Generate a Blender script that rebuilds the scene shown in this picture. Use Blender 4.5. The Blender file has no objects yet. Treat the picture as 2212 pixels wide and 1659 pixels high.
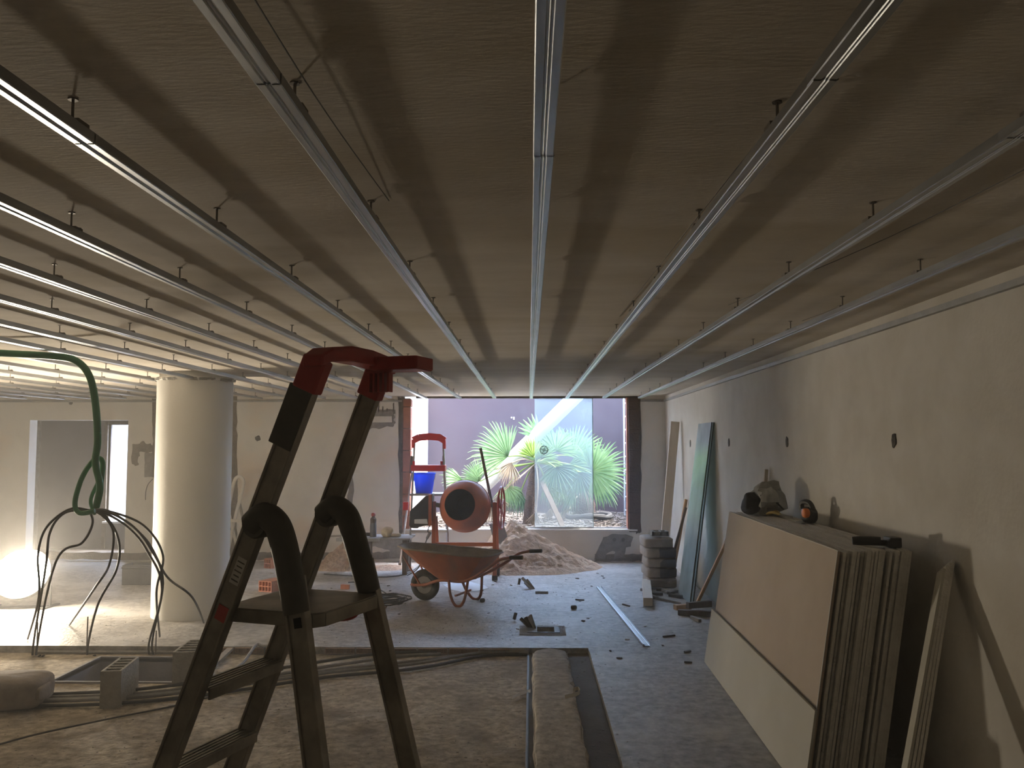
import bpy, bmesh, math, random
from mathutils import Vector, Matrix, noise
R = math.radians
PI = math.pi
random.seed(7)
scene = bpy.context.scene
COL = scene.collection

# ------------------------------------------------------------------ camera
CAM = Vector((0.0, 0.0, 1.70))
FPX, W, H = 1900.0, 2212.0, 1659.0
PITCH = math.atan(133.5 / FPX)
YAW = math.atan(36.0 * math.cos(PITCH) / FPX)
cam_data = bpy.data.cameras.new('camera')
cam_data.sensor_fit = 'HORIZONTAL'
cam_data.sensor_width = 36.0
cam_data.lens = 36.0 * FPX / W
cam_data.clip_start = 0.05
cam_data.clip_end = 200
cam = bpy.data.objects.new('camera', cam_data)
COL.objects.link(cam)
cam.location = CAM
cam.rotation_euler = (PI / 2 + PITCH, 0, YAW)
scene.camera = cam

# ------------------------------------------------------------------ world, sun, exposure
SUN_DIR = Vector((0.46, 0.07, 0.90)).normalized()      # towards the sun
world = bpy.data.worlds.new('sky')
scene.world = world
world.use_nodes = True
wn = world.node_tree.nodes
wl = world.node_tree.links
bg = wn['Background']
sky = wn.new('ShaderNodeTexSky')
sky.sky_type = 'NISHITA'
sky.sun_disc = False
sky.sun_elevation = R(62)
sky.sun_rotation = R(80)
sky.altitude = 50
sky.air_density = 1.0
sky.dust_density = 2.0
sky.ozone_density = 1.2
wl.new(sky.outputs['Color'], bg.inputs['Color'])
bg.inputs['Strength'].default_value = 3.6
sun_data = bpy.data.lights.new('sun', 'SUN')
sun_data.energy = 15.0
sun_data.angle = R(0.6)
sun_data.color = (1.0, 0.96, 0.90)
sun = bpy.data.objects.new('sun', sun_data)
COL.objects.link(sun)
sun.location = (3, 15, 12)
sun.rotation_euler = (-SUN_DIR).to_track_quat('-Z', 'Y').to_euler()

scene.view_settings.view_transform = 'Standard'
scene.view_settings.look = 'None'
scene.view_settings.gamma = 1.0
scene.view_settings.use_curve_mapping = False
scene.view_settings.exposure = 0.55
scene.cycles.use_denoising = True
scene.cycles.max_bounces = 8
scene.cycles.diffuse_bounces = 4
scene.cycles.use_adaptive_sampling = True
scene.cycles.adaptive_threshold = 0.03
scene.cycles.adaptive_min_samples = 20
scene.cycles.transparent_max_bounces = 16
scene.cycles.sample_clamp_indirect = 6.0

# ------------------------------------------------------------------ surveying helpers: turn a sight line into a place at a known plane
_rm = cam.rotation_euler.to_matrix()
def sight(px, py):
    return (_rm @ Vector(((px - W / 2) / FPX, -(py - H / 2) / FPX, -1.0)))
def on_z(px, py, z=0.0):
    d = sight(px, py); t = (z - CAM.z) / d.z
    return CAM + d * t
def on_y(px, py, y):
    d = sight(px, py); t = (y - CAM.y) / d.y
    return CAM + d * t
def on_x(px, py, x):
    d = sight(px, py); t = (x - CAM.x) / d.x
    return CAM + d * t

# ------------------------------------------------------------------ materials
MATS = {}
def mat(name, c1, c2=None, scale=6.0, rough=0.8, metal=0.0, bump=0.0, bscale=None, spec=0.5, detail=6.0,
        c3=None, scale3=1.2, amt3=0.5, stretch=(1, 1, 1), emit=None, trans=0.0, coat=0.0, lo=0.35, hi=0.65):
    m = bpy.data.materials.new(name); m.use_nodes = True
    nt = m.node_tree; n = nt.nodes; l = nt.links
    p = n['Principled BSDF']
    p.inputs['Roughness'].default_value = rough
    p.inputs['Metallic'].default_value = metal
    p.inputs['Specular IOR Level'].default_value = spec
    p.inputs['Transmission Weight'].default_value = trans
    p.inputs['Coat Weight'].default_value = coat
    tc = n.new('ShaderNodeTexCoord')
    mp = n.new('ShaderNodeMapping'); mp.inputs['Scale'].default_value = stretch
    l.new(tc.outputs['Object'], mp.inputs['Vector'])
    if c2 is None:
        p.inputs['Base Color'].default_value = (*c1, 1)
    else:
        t = n.new('ShaderNodeTexNoise'); t.inputs['Scale'].default_value = scale; t.inputs['Detail'].default_value = detail
        t.inputs['Roughness'].default_value = 0.62
        l.new(mp.outputs['Vector'], t.inputs['Vector'])
        r = n.new('ShaderNodeValToRGB')
        r.color_ramp.elements[0].position = lo; r.color_ramp.elements[1].position = hi
        r.color_ramp.elements[0].color = (*c1, 1); r.color_ramp.elements[1].color = (*c2, 1)
        l.new(t.outputs['Fac'], r.inputs['Fac'])
        out = r.outputs['Color']
        if c3 is not None:
            t3 = n.new('ShaderNodeTexNoise'); t3.inputs['Scale'].default_value = scale3; t3.inputs['Detail'].default_value = 5
            l.new(mp.outputs['Vector'], t3.inputs['Vector'])
            r3 = n.new('ShaderNodeValToRGB')
            r3.color_ramp.elements[0].position = 0.5; r3.color_ramp.elements[1].position = 0.68
            r3.color_ramp.elements[0].color = (0, 0, 0, 1); r3.color_ramp.elements[1].color = (amt3, amt3, amt3, 1)
            l.new(t3.outputs['Fac'], r3.inputs['Fac'])
            mx = n.new('ShaderNodeMixRGB')
            l.new(r3.outputs['Color'], mx.inputs['Fac']); l.new(out, mx.inputs['Color1'])
            mx.inputs['Color2'].default_value = (*c3, 1)
            out = mx.outputs['Color']
        l.new(out, p.inputs['Base Color'])
    if bump:
        tb = n.new('ShaderNodeTexNoise'); tb.inputs['Scale'].default_value = bscale or scale * 4; tb.inputs['Detail'].default_value = 5
        l.new(mp.outputs['Vector'], tb.inputs['Vector'])
        b = n.new('ShaderNodeBump'); b.inputs['Strength'].default_value = bump; b.inputs['Distance'].default_value = 0.02
        l.new(tb.outputs['Fac'], b.inputs['Height']); l.new(b.outputs['Normal'], p.inputs['Normal'])
    if emit:
        p.inputs['Emission Color'].default_value = (*emit[0], 1)
        p.inputs['Emission Strength'].default_value = emit[1]
    MATS[name] = m
    return m

mat('ceiling_plaster', (.56, .50, .42), (.67, .61, .53), 2.2, .9, bump=.12, bscale=45, stretch=(.6, 1.8, 1), c3=(.45, .36, .20), scale3=.8, amt3=.35)
mat('wall_plaster', (.62, .585, .52), (.72, .69, .63), 3.0, .9, bump=.10, bscale=40, c3=(.50, .44, .36), scale3=1.3, amt3=.25)
mat('pier_plaster', (.68, .655, .60), (.78, .755, .70), 3.0, .9, bump=.10, bscale=40, c3=(.62, .42, .25), scale3=1.5, amt3=.45)
mat('column_paint', (.82, .81, .77), (.87, .86, .82), 2.0, .75, bump=.06, bscale=60)
mat('screed', (.20, .187, .165), (.50, .475, .435), 14, .55, bump=.4, detail=10, bscale=30, c3=(.64, .62, .58), scale3=1.6, amt3=.7, spec=.6)
mat('dusty_screed', (.34, .31, .26), (.50, .46, .39), 3.2, .85, bump=.3, bscale=30, c3=(.26, .23, .19), scale3=.9, amt3=.5)
mat('sandy_floor', (.28, .23, .16), (.66, .585, .465), 16.0, .95, bump=.55, bscale=38, c3=(.22, .175, .12), scale3=3.0, amt3=.75)
mat('cement_strip', (.30, .26, .205), (.60, .545, .455), 15.0, .95, bump=.45, bscale=35, c3=(.22, .18, .13), scale3=2.0, amt3=.5)
mat('damp_screed', (.08, .063, .043), (.14, .113, .08), 4.0, .85, bump=.35, bscale=30)
mat('pit_dark', (.26, .25, .27), (.34, .33, .35), 4.0, .95, bump=.2)
mat('mortar_grey', (.20, .19, .17), (.32, .305, .28), 14, .95, bump=.6, bscale=50)
mat('mortar_dark', (.065, .06, .055), (.14, .125, .11), 16, .95, bump=.7, bscale=60)
mat('mortar_brown', (.14, .115, .085), (.23, .195, .15), 16, .95, bump=.7, bscale=60)
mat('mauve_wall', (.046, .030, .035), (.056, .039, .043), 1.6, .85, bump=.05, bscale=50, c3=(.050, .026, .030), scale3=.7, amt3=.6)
mat('white_wall', (.80, .79, .77), (.84, .83, .81), 2.0, .85)
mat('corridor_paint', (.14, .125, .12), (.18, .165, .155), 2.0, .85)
mat('galvanised', (.36, .375, .39), (.50, .52, .54), 18, .36, metal=1.0, stretch=(1, .15, 1), bump=.03, bscale=60)
mat('galvanised_dull', (.30, .30, .29), (.40, .40, .39), 12, .6, metal=.5)
mat('rod_steel', (.16, .14, .12), (.25, .22, .19), 30, .6, metal=.7)
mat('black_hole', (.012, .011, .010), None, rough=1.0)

# ------------------------------------------------------------------ mesh builder
class MB:
    def __init__(s): s.v = []; s.f = []
    def add(s, vs, fs):
        o = len(s.v); s.v += [Vector(p) for p in vs]; s.f += [tuple(i + o for i in f) for f in fs]; return s
    def box(s, lo, hi, jit=0):
        x0, y0, z0 = lo; x1, y1, z1 = hi
        vs = [Vector((x, y, z)) for z in (z0, z1) for y in (y0, y1) for x in (x0, x1)]
        if jit: vs = [v + Vector((random.uniform(-jit, jit) for _ in range(3))) for v in vs]
        return s.add(vs, [(0, 2, 3, 1), (4, 5, 7, 6), (0, 1, 5, 4), (2, 6, 7, 3), (0, 4, 6, 2), (1, 3, 7, 5)])
    def obox(s, c, ax, ay, az):
        c = Vector(c); ax = Vector(ax); ay = Vector(ay); az = Vector(az)
        vs = [c + ax * i + ay * j + az * k for k in (-1, 1) for j in (-1, 1) for i in (-1, 1)]
        return s.add(vs, [(0, 2, 3, 1), (4, 5, 7, 6), (0, 1, 5, 4), (2, 6, 7, 3), (0, 4, 6, 2), (1, 3, 7, 5)])
    def bar(s, p0, p1, a, b, side=(0, 0, 1)):
        # rectangular bar, full size a along 'side', b along the third direction
        p0 = Vector(p0); p1 = Vector(p1); d = (p1 - p0); L = d.length; d.normalize()
        sd = Vector(side); sd = (sd - d * sd.dot(d)).normalized(); t = d.cross(sd)
        return s.obox((p0 + p1) / 2, d * L / 2, sd * a / 2, t * b / 2)
    def tube(s, pts, r, seg=8, closed=False, caps=True):
        pts = [Vector(p) for p in pts]; n = len(pts); rr = r if isinstance(r, (list, tuple)) else [r] * n
        o = len(s.v); ref = None
        for i, p in enumerate(pts):
            a = pts[(i - 1) % n] if (closed or i > 0) else p
            b = pts[(i + 1) % n] if (closed or i < n - 1) else p
            d = (b - a).normalized()
            if ref is None:
                ref = Vector((0, 0, 1)) if abs(d.z) < .9 else Vector((1, 0, 0))
            u = (ref - d * ref.dot(d)).normalized(); w = d.cross(u); ref = u
            for k in range(seg):
                an = 2 * PI * k / seg
                s.v.append(p + (u * math.cos(an) + w * math.sin(an)) * rr[i])
        m = n if closed else n - 1
        for i in range(m):
            j = (i + 1) % n
            for k in range(seg):
                k2 = (k + 1) % seg
                s.f.append((o + i * seg + k, o + i * seg + k2, o + j * seg + k2, o + j * seg + k))
        if caps and not closed:
            s.f.append(tuple(o + k for k in range(seg))[::-1]); s.f.append(tuple(o + (n - 1) * seg + k for k in range(seg)))
        return s
    def lathe(s, prof, c=(0, 0, 0), axis=(0, 0, 1), seg=32, capa=True, capb=True):
        c = Vector(c); ax = Vector(axis).normalized()
        ref = Vector((0, 0, 1)) if abs(ax.z) < .9 else Vector((1, 0, 0))
        u = (ref - ax * ref.dot(ax)).normalized(); w = ax.cross(u); o = len(s.v)
        for r, h in prof:
            for k in range(seg):
                an = 2 * PI * k / seg
                s.v.append(c + ax * h + (u * math.cos(an) + w * math.sin(an)) * r)
        for i in range(len(prof) - 1):
            for k in range(seg):
                k2 = (k + 1) % seg
                s.f.append((o + i * seg + k, o + i * seg + k2, o + (i + 1) * seg + k2, o + (i + 1) * seg + k))
        if capa: s.f.append(tuple(o + k for k in range(seg))[::-1])
        if capb: s.f.append(tuple(o + (len(prof) - 1) * seg + k for k in range(seg)))
        return s
    def prism(s, poly, ext):
        # polygon (list of 3D points) extruded by vector ext
        poly = [Vector(p) for p in poly]; e = Vector(ext); n = len(poly); o = len(s.v)
        s.v += poly + [p + e for p in poly]
        s.f.append(tuple(o + i for i in range(n))[::-1]); s.f.append(tuple(o + n + i for i in range(n)))
        for i in range(n):
            j = (i + 1) % n
            s.f.append((o + i, o + j, o + n + j, o + n + i))
        return s
    def blob(s, c, size, e=.6, nz=0.0, ns=4.0, rot=0.0, seg=20, rings=12, seed=0, flat=None):
        # rounded, slightly lumpy body
        c = Vector(c); o = len(s.v)
        sp = lambda x, p: math.copysign(abs(x) ** p, x)
        cr, sr = math.cos(rot), math.sin(rot)
        for i in range(rings + 1):
            ph = -PI / 2 + PI * i / rings
            for k in range(seg):
                th = 2 * PI * k / seg
                x = sp(math.cos(ph), e) * sp(math.cos(th), e) * size[0] / 2
                y = sp(math.cos(ph), e) * sp(math.sin(th), e) * size[1] / 2
                z = sp(math.sin(ph), e) * size[2] / 2
                q = Vector((x, y, z))
                if nz: q *= 1 + nz * noise.noise(q * ns + Vector((seed * 7.3, seed * 3.1, 0)))
                if flat is not None: q.z = max(q.z, flat)
                s.v.append(c + Vector((q.x * cr - q.y * sr, q.x * sr + q.y * cr, q.z)))
        for i in range(rings):
            for k in range(seg):
                k2 = (k + 1) % seg
                s.f.append((o + i * seg + k, o + i * seg + k2, o + (i + 1) * seg + k2, o + (i + 1) * seg + k))
        return s
    def mesh(s, name, m=None, smooth=False):
        me = bpy.data.meshes.new(name); me.from_pydata(s.v, [], s.f)
        bm = bmesh.new(); bm.from_mesh(me)
        bmesh.ops.recalc_face_normals(bm, faces=bm.faces[:]); bm.to_mesh(me); bm.free()
        if m: me.materials.append(MATS[m])
        if smooth:
            for p in me.polygons: p.use_smooth = True
            try: me.set_sharp_from_angle(angle=R(smooth if smooth is not True else 40))
            except Exception: pass
        me.update(); return me
    def build(s, name, m, parent=None, smooth=False, bevel=0, local=False):
        ob = bpy.data.objects.new(name, s.mesh(name, m, smooth)); COL.objects.link(ob)
        if parent:
            ob.parent = parent
            if not local: ob.matrix_parent_inverse = parent.matrix_basis.inverted()
        if bevel:
            b = ob.modifiers.new('bevel', 'BEVEL'); b.width = bevel; b.segments = 2; b.limit_method = 'ANGLE'
        return ob

def tag(o, label=None, cat=None, group=None, kind=None):
    if label: o['label'] = label
    if cat: o['category'] = cat
    if group: o['group'] = group
    if kind: o['kind'] = kind
    return o
def thing(name, label, cat, loc=(0, 0, 0), rotz=0.0, group=None):
    o = bpy.data.objects.new(name, None); COL.objects.link(o)
    o.empty_display_size = .1
    o.location = loc; o.rotation_euler = (0, 0, rotz)
    return tag(o, label, cat, group)
def struct(ob, label=None):
    ob['kind'] = 'structure'
    if label: ob['label'] = label
    return ob
def inst(me, name, parent, loc=(0, 0, 0), rot=(0, 0, 0), sc=None):
    o = bpy.data.objects.new(name, me); COL.objects.link(o); o.parent = parent
    o.location = loc; o.rotation_euler = rot
    if sc: o.scale = sc
    return o
def curve_pts(pts, n=8):
    # Catmull-Rom through the points
    pts = [Vector(p) for p in pts]; out = []
    for i in range(len(pts) - 1):
        p0 = pts[max(i - 1, 0)]; p1 = pts[i]; p2 = pts[i + 1]; p3 = pts[min(i + 2, len(pts) - 1)]
        for k in range(n):
            t = k / n
            out.append(.5 * ((2 * p1) + (p2 - p0) * t + (2 * p0 - 5 * p1 + 4 * p2 - p3) * t * t + (3 * p1 - p0 - 3 * p2 + p3) * t ** 3))
    out.append(pts[-1]); return out

# ------------------------------------------------------------------ main dimensions
XR, XL = 2.03, -9.2          # right and left wall faces
YB, YF = 13.10, -2.6         # back and front wall faces
ZC = 2.44                    # slab soffit
WT = .20                     # wall thickness
YS = 7.56                    # edge of the upper floor
ZL = -.06                    # level of the broken-out floor
SILL = .45
HAZE = .026
LAMP_E = 205.0
LAMP = Vector((-5.35, 9.30, .36))

# ================================================================== STRUCTURE
def grid_rects(xs, ys, z, skip):
    mb = MB()
    for i in range(len(xs) - 1):
        for j in range(len(ys) - 1):
            if skip((xs[i] + xs[i + 1]) / 2, (ys[j] + ys[j + 1]) / 2): continue
            mb.add([(xs[i], ys[j], z), (xs[i + 1], ys[j], z), (xs[i + 1], ys[j + 1], z), (xs[i], ys[j + 1], z)], [(0, 1, 2, 3)])
    return mb
# floor: smooth upper level with two floor-box holes
boxA = (.075, 8.14, .235, 8.36)      # hole of the nearer floor box
boxB = (.075, 10.25, .225, 10.45)
floor = MB()
xs = [XL, boxA[0], boxB[2], boxA[2], .50, XR + .2]; ys = [YS, boxA[1], boxA[3], boxB[1], boxB[3], YB + .3]
inside = lambda b, x, y: b[0] < x < b[2] and b[1] < y < b[3]
g = grid_rects(xs, ys, 0.0, lambda x, y: inside(boxA, x, y) or inside(boxB, x, y)); floor.add(g.v, g.f)
g = grid_rects([.50, XR + .2], [YF, YS], 0.0, lambda x, y: False); floor.add(g.v, g.f)
floor.add([(XL, YS, -.4), (.02, YS, -.4), (.02, YS, 0), (XL, YS, 0)], [(0, 1, 2, 3)])
floor.add([(.0, YS, -.4), (.5, YS, -.4), (.5, YS, 0), (.0, YS, 0)], [(0, 1, 2, 3)])
floor.add([(.50, YF, -.4), (.50, YS, -.4), (.50, YS, 0), (.50, YF, 0)], [(0, 1, 2, 3)])
for b in (boxA, boxB):
    x0, y0, x1, y1 = b
    floor.add([(x0, y0, 0), (x1, y0, 0), (x1, y1, 0), (x0, y1, 0), (x0, y0, -.12), (x1, y0, -.12), (x1, y1, -.12), (x0, y1, -.12)],
              [(0, 1, 5, 4), (1, 2, 6, 5), (2, 3, 7, 6), (3, 0, 4, 7), (4, 5, 6, 7)])
floor_ob = struct(floor.build('floor', 'screed'), 'grey dusty screed floor at the back and right of the room')

# broken-out lower floor, uneven and sandy, with a rectangular pit
PIT = (-3.55, 6.62, -2.58, 7.37)
low = MB(); st = .07
nx = int((.02 - XL) / st); ny = int((YS - 1.5) / st)
gx = [XL + (.02 - XL) * i / nx for i in range(nx + 1)]; gy = [1.5 + (YS - 1.5) * j / ny for j in range(ny + 1)]
snap = lambda v, arr, t: [t if abs(a - t) == min(abs(b - t) for b in arr) else a for a in arr]
for t in (PIT[0], PIT[2]): gx = snap(0, gx, t)
for t in (PIT[1], PIT[3]): gy = snap(0, gy, t)
def low_z(x, y):
    z = ZL + .012 * noise.noise(Vector((x * 2.2, y * 2.2, 0))) + .006 * noise.noise(Vector((x * 9, y * 9, 3)))
    e = min(abs(y - YS), abs(x - .02), 1) ; return ZL + (z - ZL) * min(1, e / .15)
for j, y in enumerate(gy):
    for i, x in enumerate(gx): low.v.append(Vector((x, y, low_z(x, y))))
for j in range(ny):
    for i in range(nx):
        if inside(PIT, (gx[i] + gx[i + 1]) / 2, (gy[j] + gy[j + 1]) / 2): continue
        a = j * (nx + 1) + i; low.f.append((a, a + 1, a + nx + 2, a + nx + 1))
low.add([(XL, YF, ZL), (.02, YF, ZL), (.02, 1.5, ZL), (XL, 1.5, ZL)], [(0, 1, 2, 3)])
struct(low.build('floor_lower', 'sandy_floor', smooth=True), 'rough sandy broken-out floor around the foreground step ladder')
pit = MB(); x0, y0, x1, y1 = PIT; zt = ZL + .004; zb = -.75
pit.add([(x0, y0, zt), (x1, y0, zt), (x1, y1, zt), (x0, y1, zt), (x0, y0, zb), (x1, y0, zb), (x1, y1, zb), (x0, y1, zb)],
        [(0, 1, 5, 4), (1, 2, 6, 5), (2, 3, 7, 6), (3, 0, 4, 7), (4, 5, 6, 7)])
for a, b in (((x0 - .02, y0 - .025, zt - .03), (x1 + .02, y0, zt + .012)), ((x0 - .02, y1, zt - .03), (x1 + .02, y1 + .02, zt + .012)),
             ((x0 - .02, y0, zt - .03), (x0, y1, zt + .012)), ((x1, y0, zt - .03), (x1 + .02, y1, zt + .012))):
    pit.box(a, b)
struct(pit.build('floor_pit', 'pit_dark'), 'dark rectangular pit sunk into the sandy floor')

# cement strip with rounded end beside the service groove, and damp groove
strip = MB()
n = 70; m = 20
def strip_pt(i, j):
    y = 1.2 + (7.545 - 1.2) * i / n
    k = (7.545 - y) / .16
    wdt = 1.0 if k > 1 else math.sqrt(max(0, 1 - (1 - k) ** 2))
    xc = .175 + .012 * noise.noise(Vector((y * 1.7, 0, 5)))
    u = -1 + 2 * j / m
    x = xc + u * (.15 * wdt + .012 * noise.noise(Vector((y * 5, u * 2, 1)))*wdt)
    if j >= m - 2: x += .035 * noise.noise(Vector((y * 8, 2, 1)))
    z = .004 + .004 * noise.noise(Vector((x * 6, y * 4, 2))) + .003 * noise.noise(Vector((x * 25, y * 25, 2))) - .045 * (abs(u) ** 16)
    return (x, y, z)
for i in range(n + 1):
    for j in range(m + 1): strip.v.append(Vector(strip_pt(i, j)))
for i in range(n):
    for j in range(m):
        a = i * (m + 1) + j; strip.f.append((a, a + 1, a + m + 2, a + m + 1))
base = len(strip.v)
strip.add([(.03, 1.2, -.1), (.32, 1.2, -.1), (.32, 7.46, -.1), (.03, 7.46, -.1), (.03, 1.2, -.02), (.32, 1.2, -.02), (.32, 7.46, -.02), (.03, 7.46, -.02)],
          [(0, 1, 5, 4), (1, 2, 6, 5), (2, 3, 7, 6), (3, 0, 4, 7), (4, 5, 6, 7)])
struct(strip.build('floor_strip', 'cement_strip', smooth=True), 'crumbly cement strip with a rounded end beside the damp groove')
gr = MB(); gr.add([(.0, YF, -.045), (.52, YF, -.045), (.52, YS, -.045), (.0, YS, -.045)], [(0, 1, 2, 3)])
struct(gr.build('floor_groove', 'damp_screed'), 'dark damp groove beside the cement strip')

# ceiling slab
ceil = MB().box((XL - .2, YF - .2, ZC), (XR + .2, 13.32, ZC + .22))
struct(ceil.build('ceiling', 'ceiling_plaster'), 'bare plastered concrete ceiling')

# walls
struct(MB().box((XR, YF - .2, -.4), (XR + .2, YB + WT, ZC)).build('wall_right', 'wall_plaster'), 'cream plastered wall on the right')
struct(MB().box((XL - .2, YF - .2, -.8), (XL, YB + WT, ZC)).build('wall_left', 'wall_plaster'), 'cream plastered wall on the left')
struct(MB().box((XL, YF - .2, -.8), (XR, YF, ZC)).build('wall_front', 'wall_plaster'), 'cream plastered wall behind the camera')
OPL, OPR = -1.87, 1.63       # opening to the courtyard
DRL, DRR, DRT = -7.50, -6.01, 2.085
bw = MB()
bw.box((XL, YB, -.05), (DRL, YB + WT, ZC)); bw.box((DRL, YB, DRT), (DRR, YB + WT, ZC)); bw.box((DRR, YB, -.05), (OPL, YB + WT, ZC))
bw.box((OPL, YB, -.05), (OPR, YB + WT, SILL)); bw.box((OPR, YB, -.05), (XR, YB + WT, ZC))
wall_back = struct(bw.build('wall_back', 'pier_plaster'), 'cream plastered back wall with the courtyard opening')
sill = struct(MB().box((OPL + .02, YB - .03, SILL), (OPR - .03, YB + WT + .03, SILL + .025)).build('trim_1', 'white_wall', bevel=.004), 'white sill of the courtyard opening')
sillrail = struct(MB().box((OPL + .9, YB + .10, SILL + .025), (OPR - .12, YB + .14, SILL + .045)).build('trim_2', 'galvanised_dull'), 'metal glazing track on the white sill')
headrail = struct(MB().box((OPL + .18, YB + .05, ZC - .03), (OPR, YB + .14, ZC)).build('trim_3', 'mortar_dark'), 'dark glazing track under the slab edge')

# brick jambs of the opening
mat('brick', (.30, .10, .055), (.42, .16, .085), 9, .9, bump=.3, bscale=40, c3=(.20, .08, .05), scale3=5, amt3=.5)
mat('brick_dark', (.07, .045, .035), (.13, .085, .065), 12, .95, bump=.6, bscale=40)
zz = [SILL + .0, .66, .985, 1.31, 1.63, 1.955, 2.28, 2.40]
for a, b in zip(zz[:-1], zz[1:]):
    MB().box((OPL + .0, YB - .015 + random.uniform(-.004, .004), a + .006), (OPL + .115 + random.uniform(-.004, .004), YB + WT - .02, b - .006)).build('brick', 'brick', wall_back, bevel=.006)
zz = [.43, .72, 1.02, 1.33, 1.64, 1.95, 2.24, 2.42]
for a, b in zip(zz[:-1], zz[1:]):
    MB().box((OPR - .15 + random.uniform(-.004, .004), YB - .02 + random.uniform(-.005, .005), a + .005), (OPR + .01, YB + WT - .02, b - .005)).build('brick', 'brick_dark', wall_back, bevel=.006)
MB().box((OPL + .005, YB + .01, SILL), (OPL + .10, YB + WT - .03, 2.41)).build('jamb_mortar', 'mortar_brown', wall_back)
MB().box((OPR - .135, YB + .0, SILL), (OPR, YB + WT - .03, 2.42)).build('jamb_mortar', 'mortar_dark', wall_back)
MB().box((OPR - .172, YB + .01, SILL + .02), (OPR - .148, YB + WT - .03, 2.42)).build('jamb_edge', 'brick', wall_back)

def patch(poly, m, name='mortar_patch', parent=wall_back, y=None, depth=.012, jag=.012, sub=5, seed=0, px=True):
    rnd = random.Random(seed); yy = YB if y is None else y
    P = [on_y(a, b, yy) for a, b in poly] if px else [Vector((a, yy, b)) for a, b in poly]
    out = []
    for i in range(len(P)):
        a, b = P[i], P[(i + 1) % len(P)]
        for k in range(sub):
            q = a.lerp(b, k / sub); q = q + Vector((rnd.uniform(-jag, jag), 0, rnd.uniform(-jag, jag)))
            out.append(q)
    mb = MB().prism([(q.x, yy - depth, q.z) for q in out], (0, depth + .01, 0))
    o = mb.build(name, m, parent)
    bm = bmesh.new(); bm.from_mesh(o.data); bmesh.ops.triangulate(bm, faces=[f for f in bm.faces if len(f.verts) > 4]); bm.to_mesh(o.data); bm.free()
    return o
# rough mortar, chases and holes on the back wall
patch([(861, 858), (875, 858), (875, 1150), (862, 1152)], 'mortar_dark', seed=1, sub=14, jag=.016)
patch([(1372, 862), (1384, 862), (1384, 1150), (1372, 1152)], 'mortar_dark', seed=2, sub=14, jag=.016)
patch([(499, 850), (511, 850), (512, 1060), (511, 1200), (496, 1200)], 'mortar_brown', 'cable_chase', seed=3, sub=14, jag=.014)
patch([(330, 850), (338, 850), (338, 1030), (330, 1030)], 'mortar_brown', 'cable_chase', seed=4, sub=12, jag=.014)
patch([(753, 950), (762, 950), (763, 1115), (752, 1115)], 'mortar_brown', 'cable_chase', seed=5, sub=12, jag=.02)
patch([(776, 889), (852, 884), (852, 922), (800, 926), (776, 920)], 'mortar_grey', seed=6, jag=.022, sub=9)
patch([(786, 900), (847, 899), (847, 912), (786, 913)], 'pier_plaster', 'filler_box', seed=7, jag=.002, depth=.025)
for k, (x, y) in enumerate([(817, 870), (826, 878), (835, 882), (849, 871)]):
    patch([(x, y), (x + 2, y), (x + 2, 890), (x, 890)], 'mortar_dark', 'cut_line', seed=20 + k, jag=.003)
patch([(288, 962), (308, 953), (330, 962), (331, 976), (300, 978), (299, 1005), (286, 1004)], 'mortar_brown', seed=8, jag=.02)
patch([(313, 978), (331, 978), (331, 1030), (313, 1030)], 'mortar_grey', 'socket_box', seed=9, jag=.006)
patch([(1303, 1160), (1330, 1152), (1366, 1158), (1362, 1180), (1350, 1185), (1350, 1205), (1325, 1207), (1330, 1190), (1310, 1193), (1305, 1207), (1285, 1207), (1290, 1190)], 'mortar_grey', seed=10, jag=.014, sub=3)
patch([(800, 1168), (872, 1160), (878, 1205), (842, 1206), (840, 1186), (800, 1180)], 'mortar_grey', seed=11, jag=.016)
patch([(536, 1165), (548, 1180), (562, 1200), (575, 1208), (545, 1208), (528, 1190)], 'mortar_brown', seed=12, jag=.016)
patch([(500, 1192), (700, 1194), (880, 1192), (880, 1207), (500, 1208)], 'mortar_brown', 'plaster_edge', seed=13, jag=.012, depth=.008, sub=20)
patch([(1285, 1198), (1430, 1196), (1430, 1212), (1285, 1212)], 'mortar_brown', 'plaster_edge', seed=14, jag=.012, depth=.008, sub=14)
patch([(30, 1192), (325, 1194), (325, 1209), (30, 1208)], 'mortar_brown', 'plaster_edge', seed=15, jag=.012, depth=.008, sub=14)
def wall_hole(c, r, nrm, parent, seed, sy=1.0):
    rnd = random.Random(seed); n = Vector(nrm); u = n.cross(Vector((0, 0, 1))); pts = []
    for k in range(14):
        a = 2 * PI * k / 14; q = r * rnd.uniform(.82, 1.15)
        pts.append(Vector(c) + u * math.cos(a) * q + Vector((0, 0, 1)) * math.sin(a) * q * sy)
    MB().prism(pts, n * .006).build('wall_hole', 'mortar_dark', parent)
for k, (x, y, r) in enumerate([(557, 947, .042), (153, 870, .03), (1327, 1166, .03), (1346, 1166, .028)]):
    p = on_y(x, y, YB - .013 if x > 1300 else YB); wall_hole(p, r, (0, -1, 0), wall_back, 40 + k)
wall_right = bpy.data.objects['wall_right']
for k, y in enumerate([4.93, 6.96, 8.97, 11.1]):
    wall_hole((XR, y, 1.73), .03, (-1, 0, 0), wall_right, 50 + k, 1.35)

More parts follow.
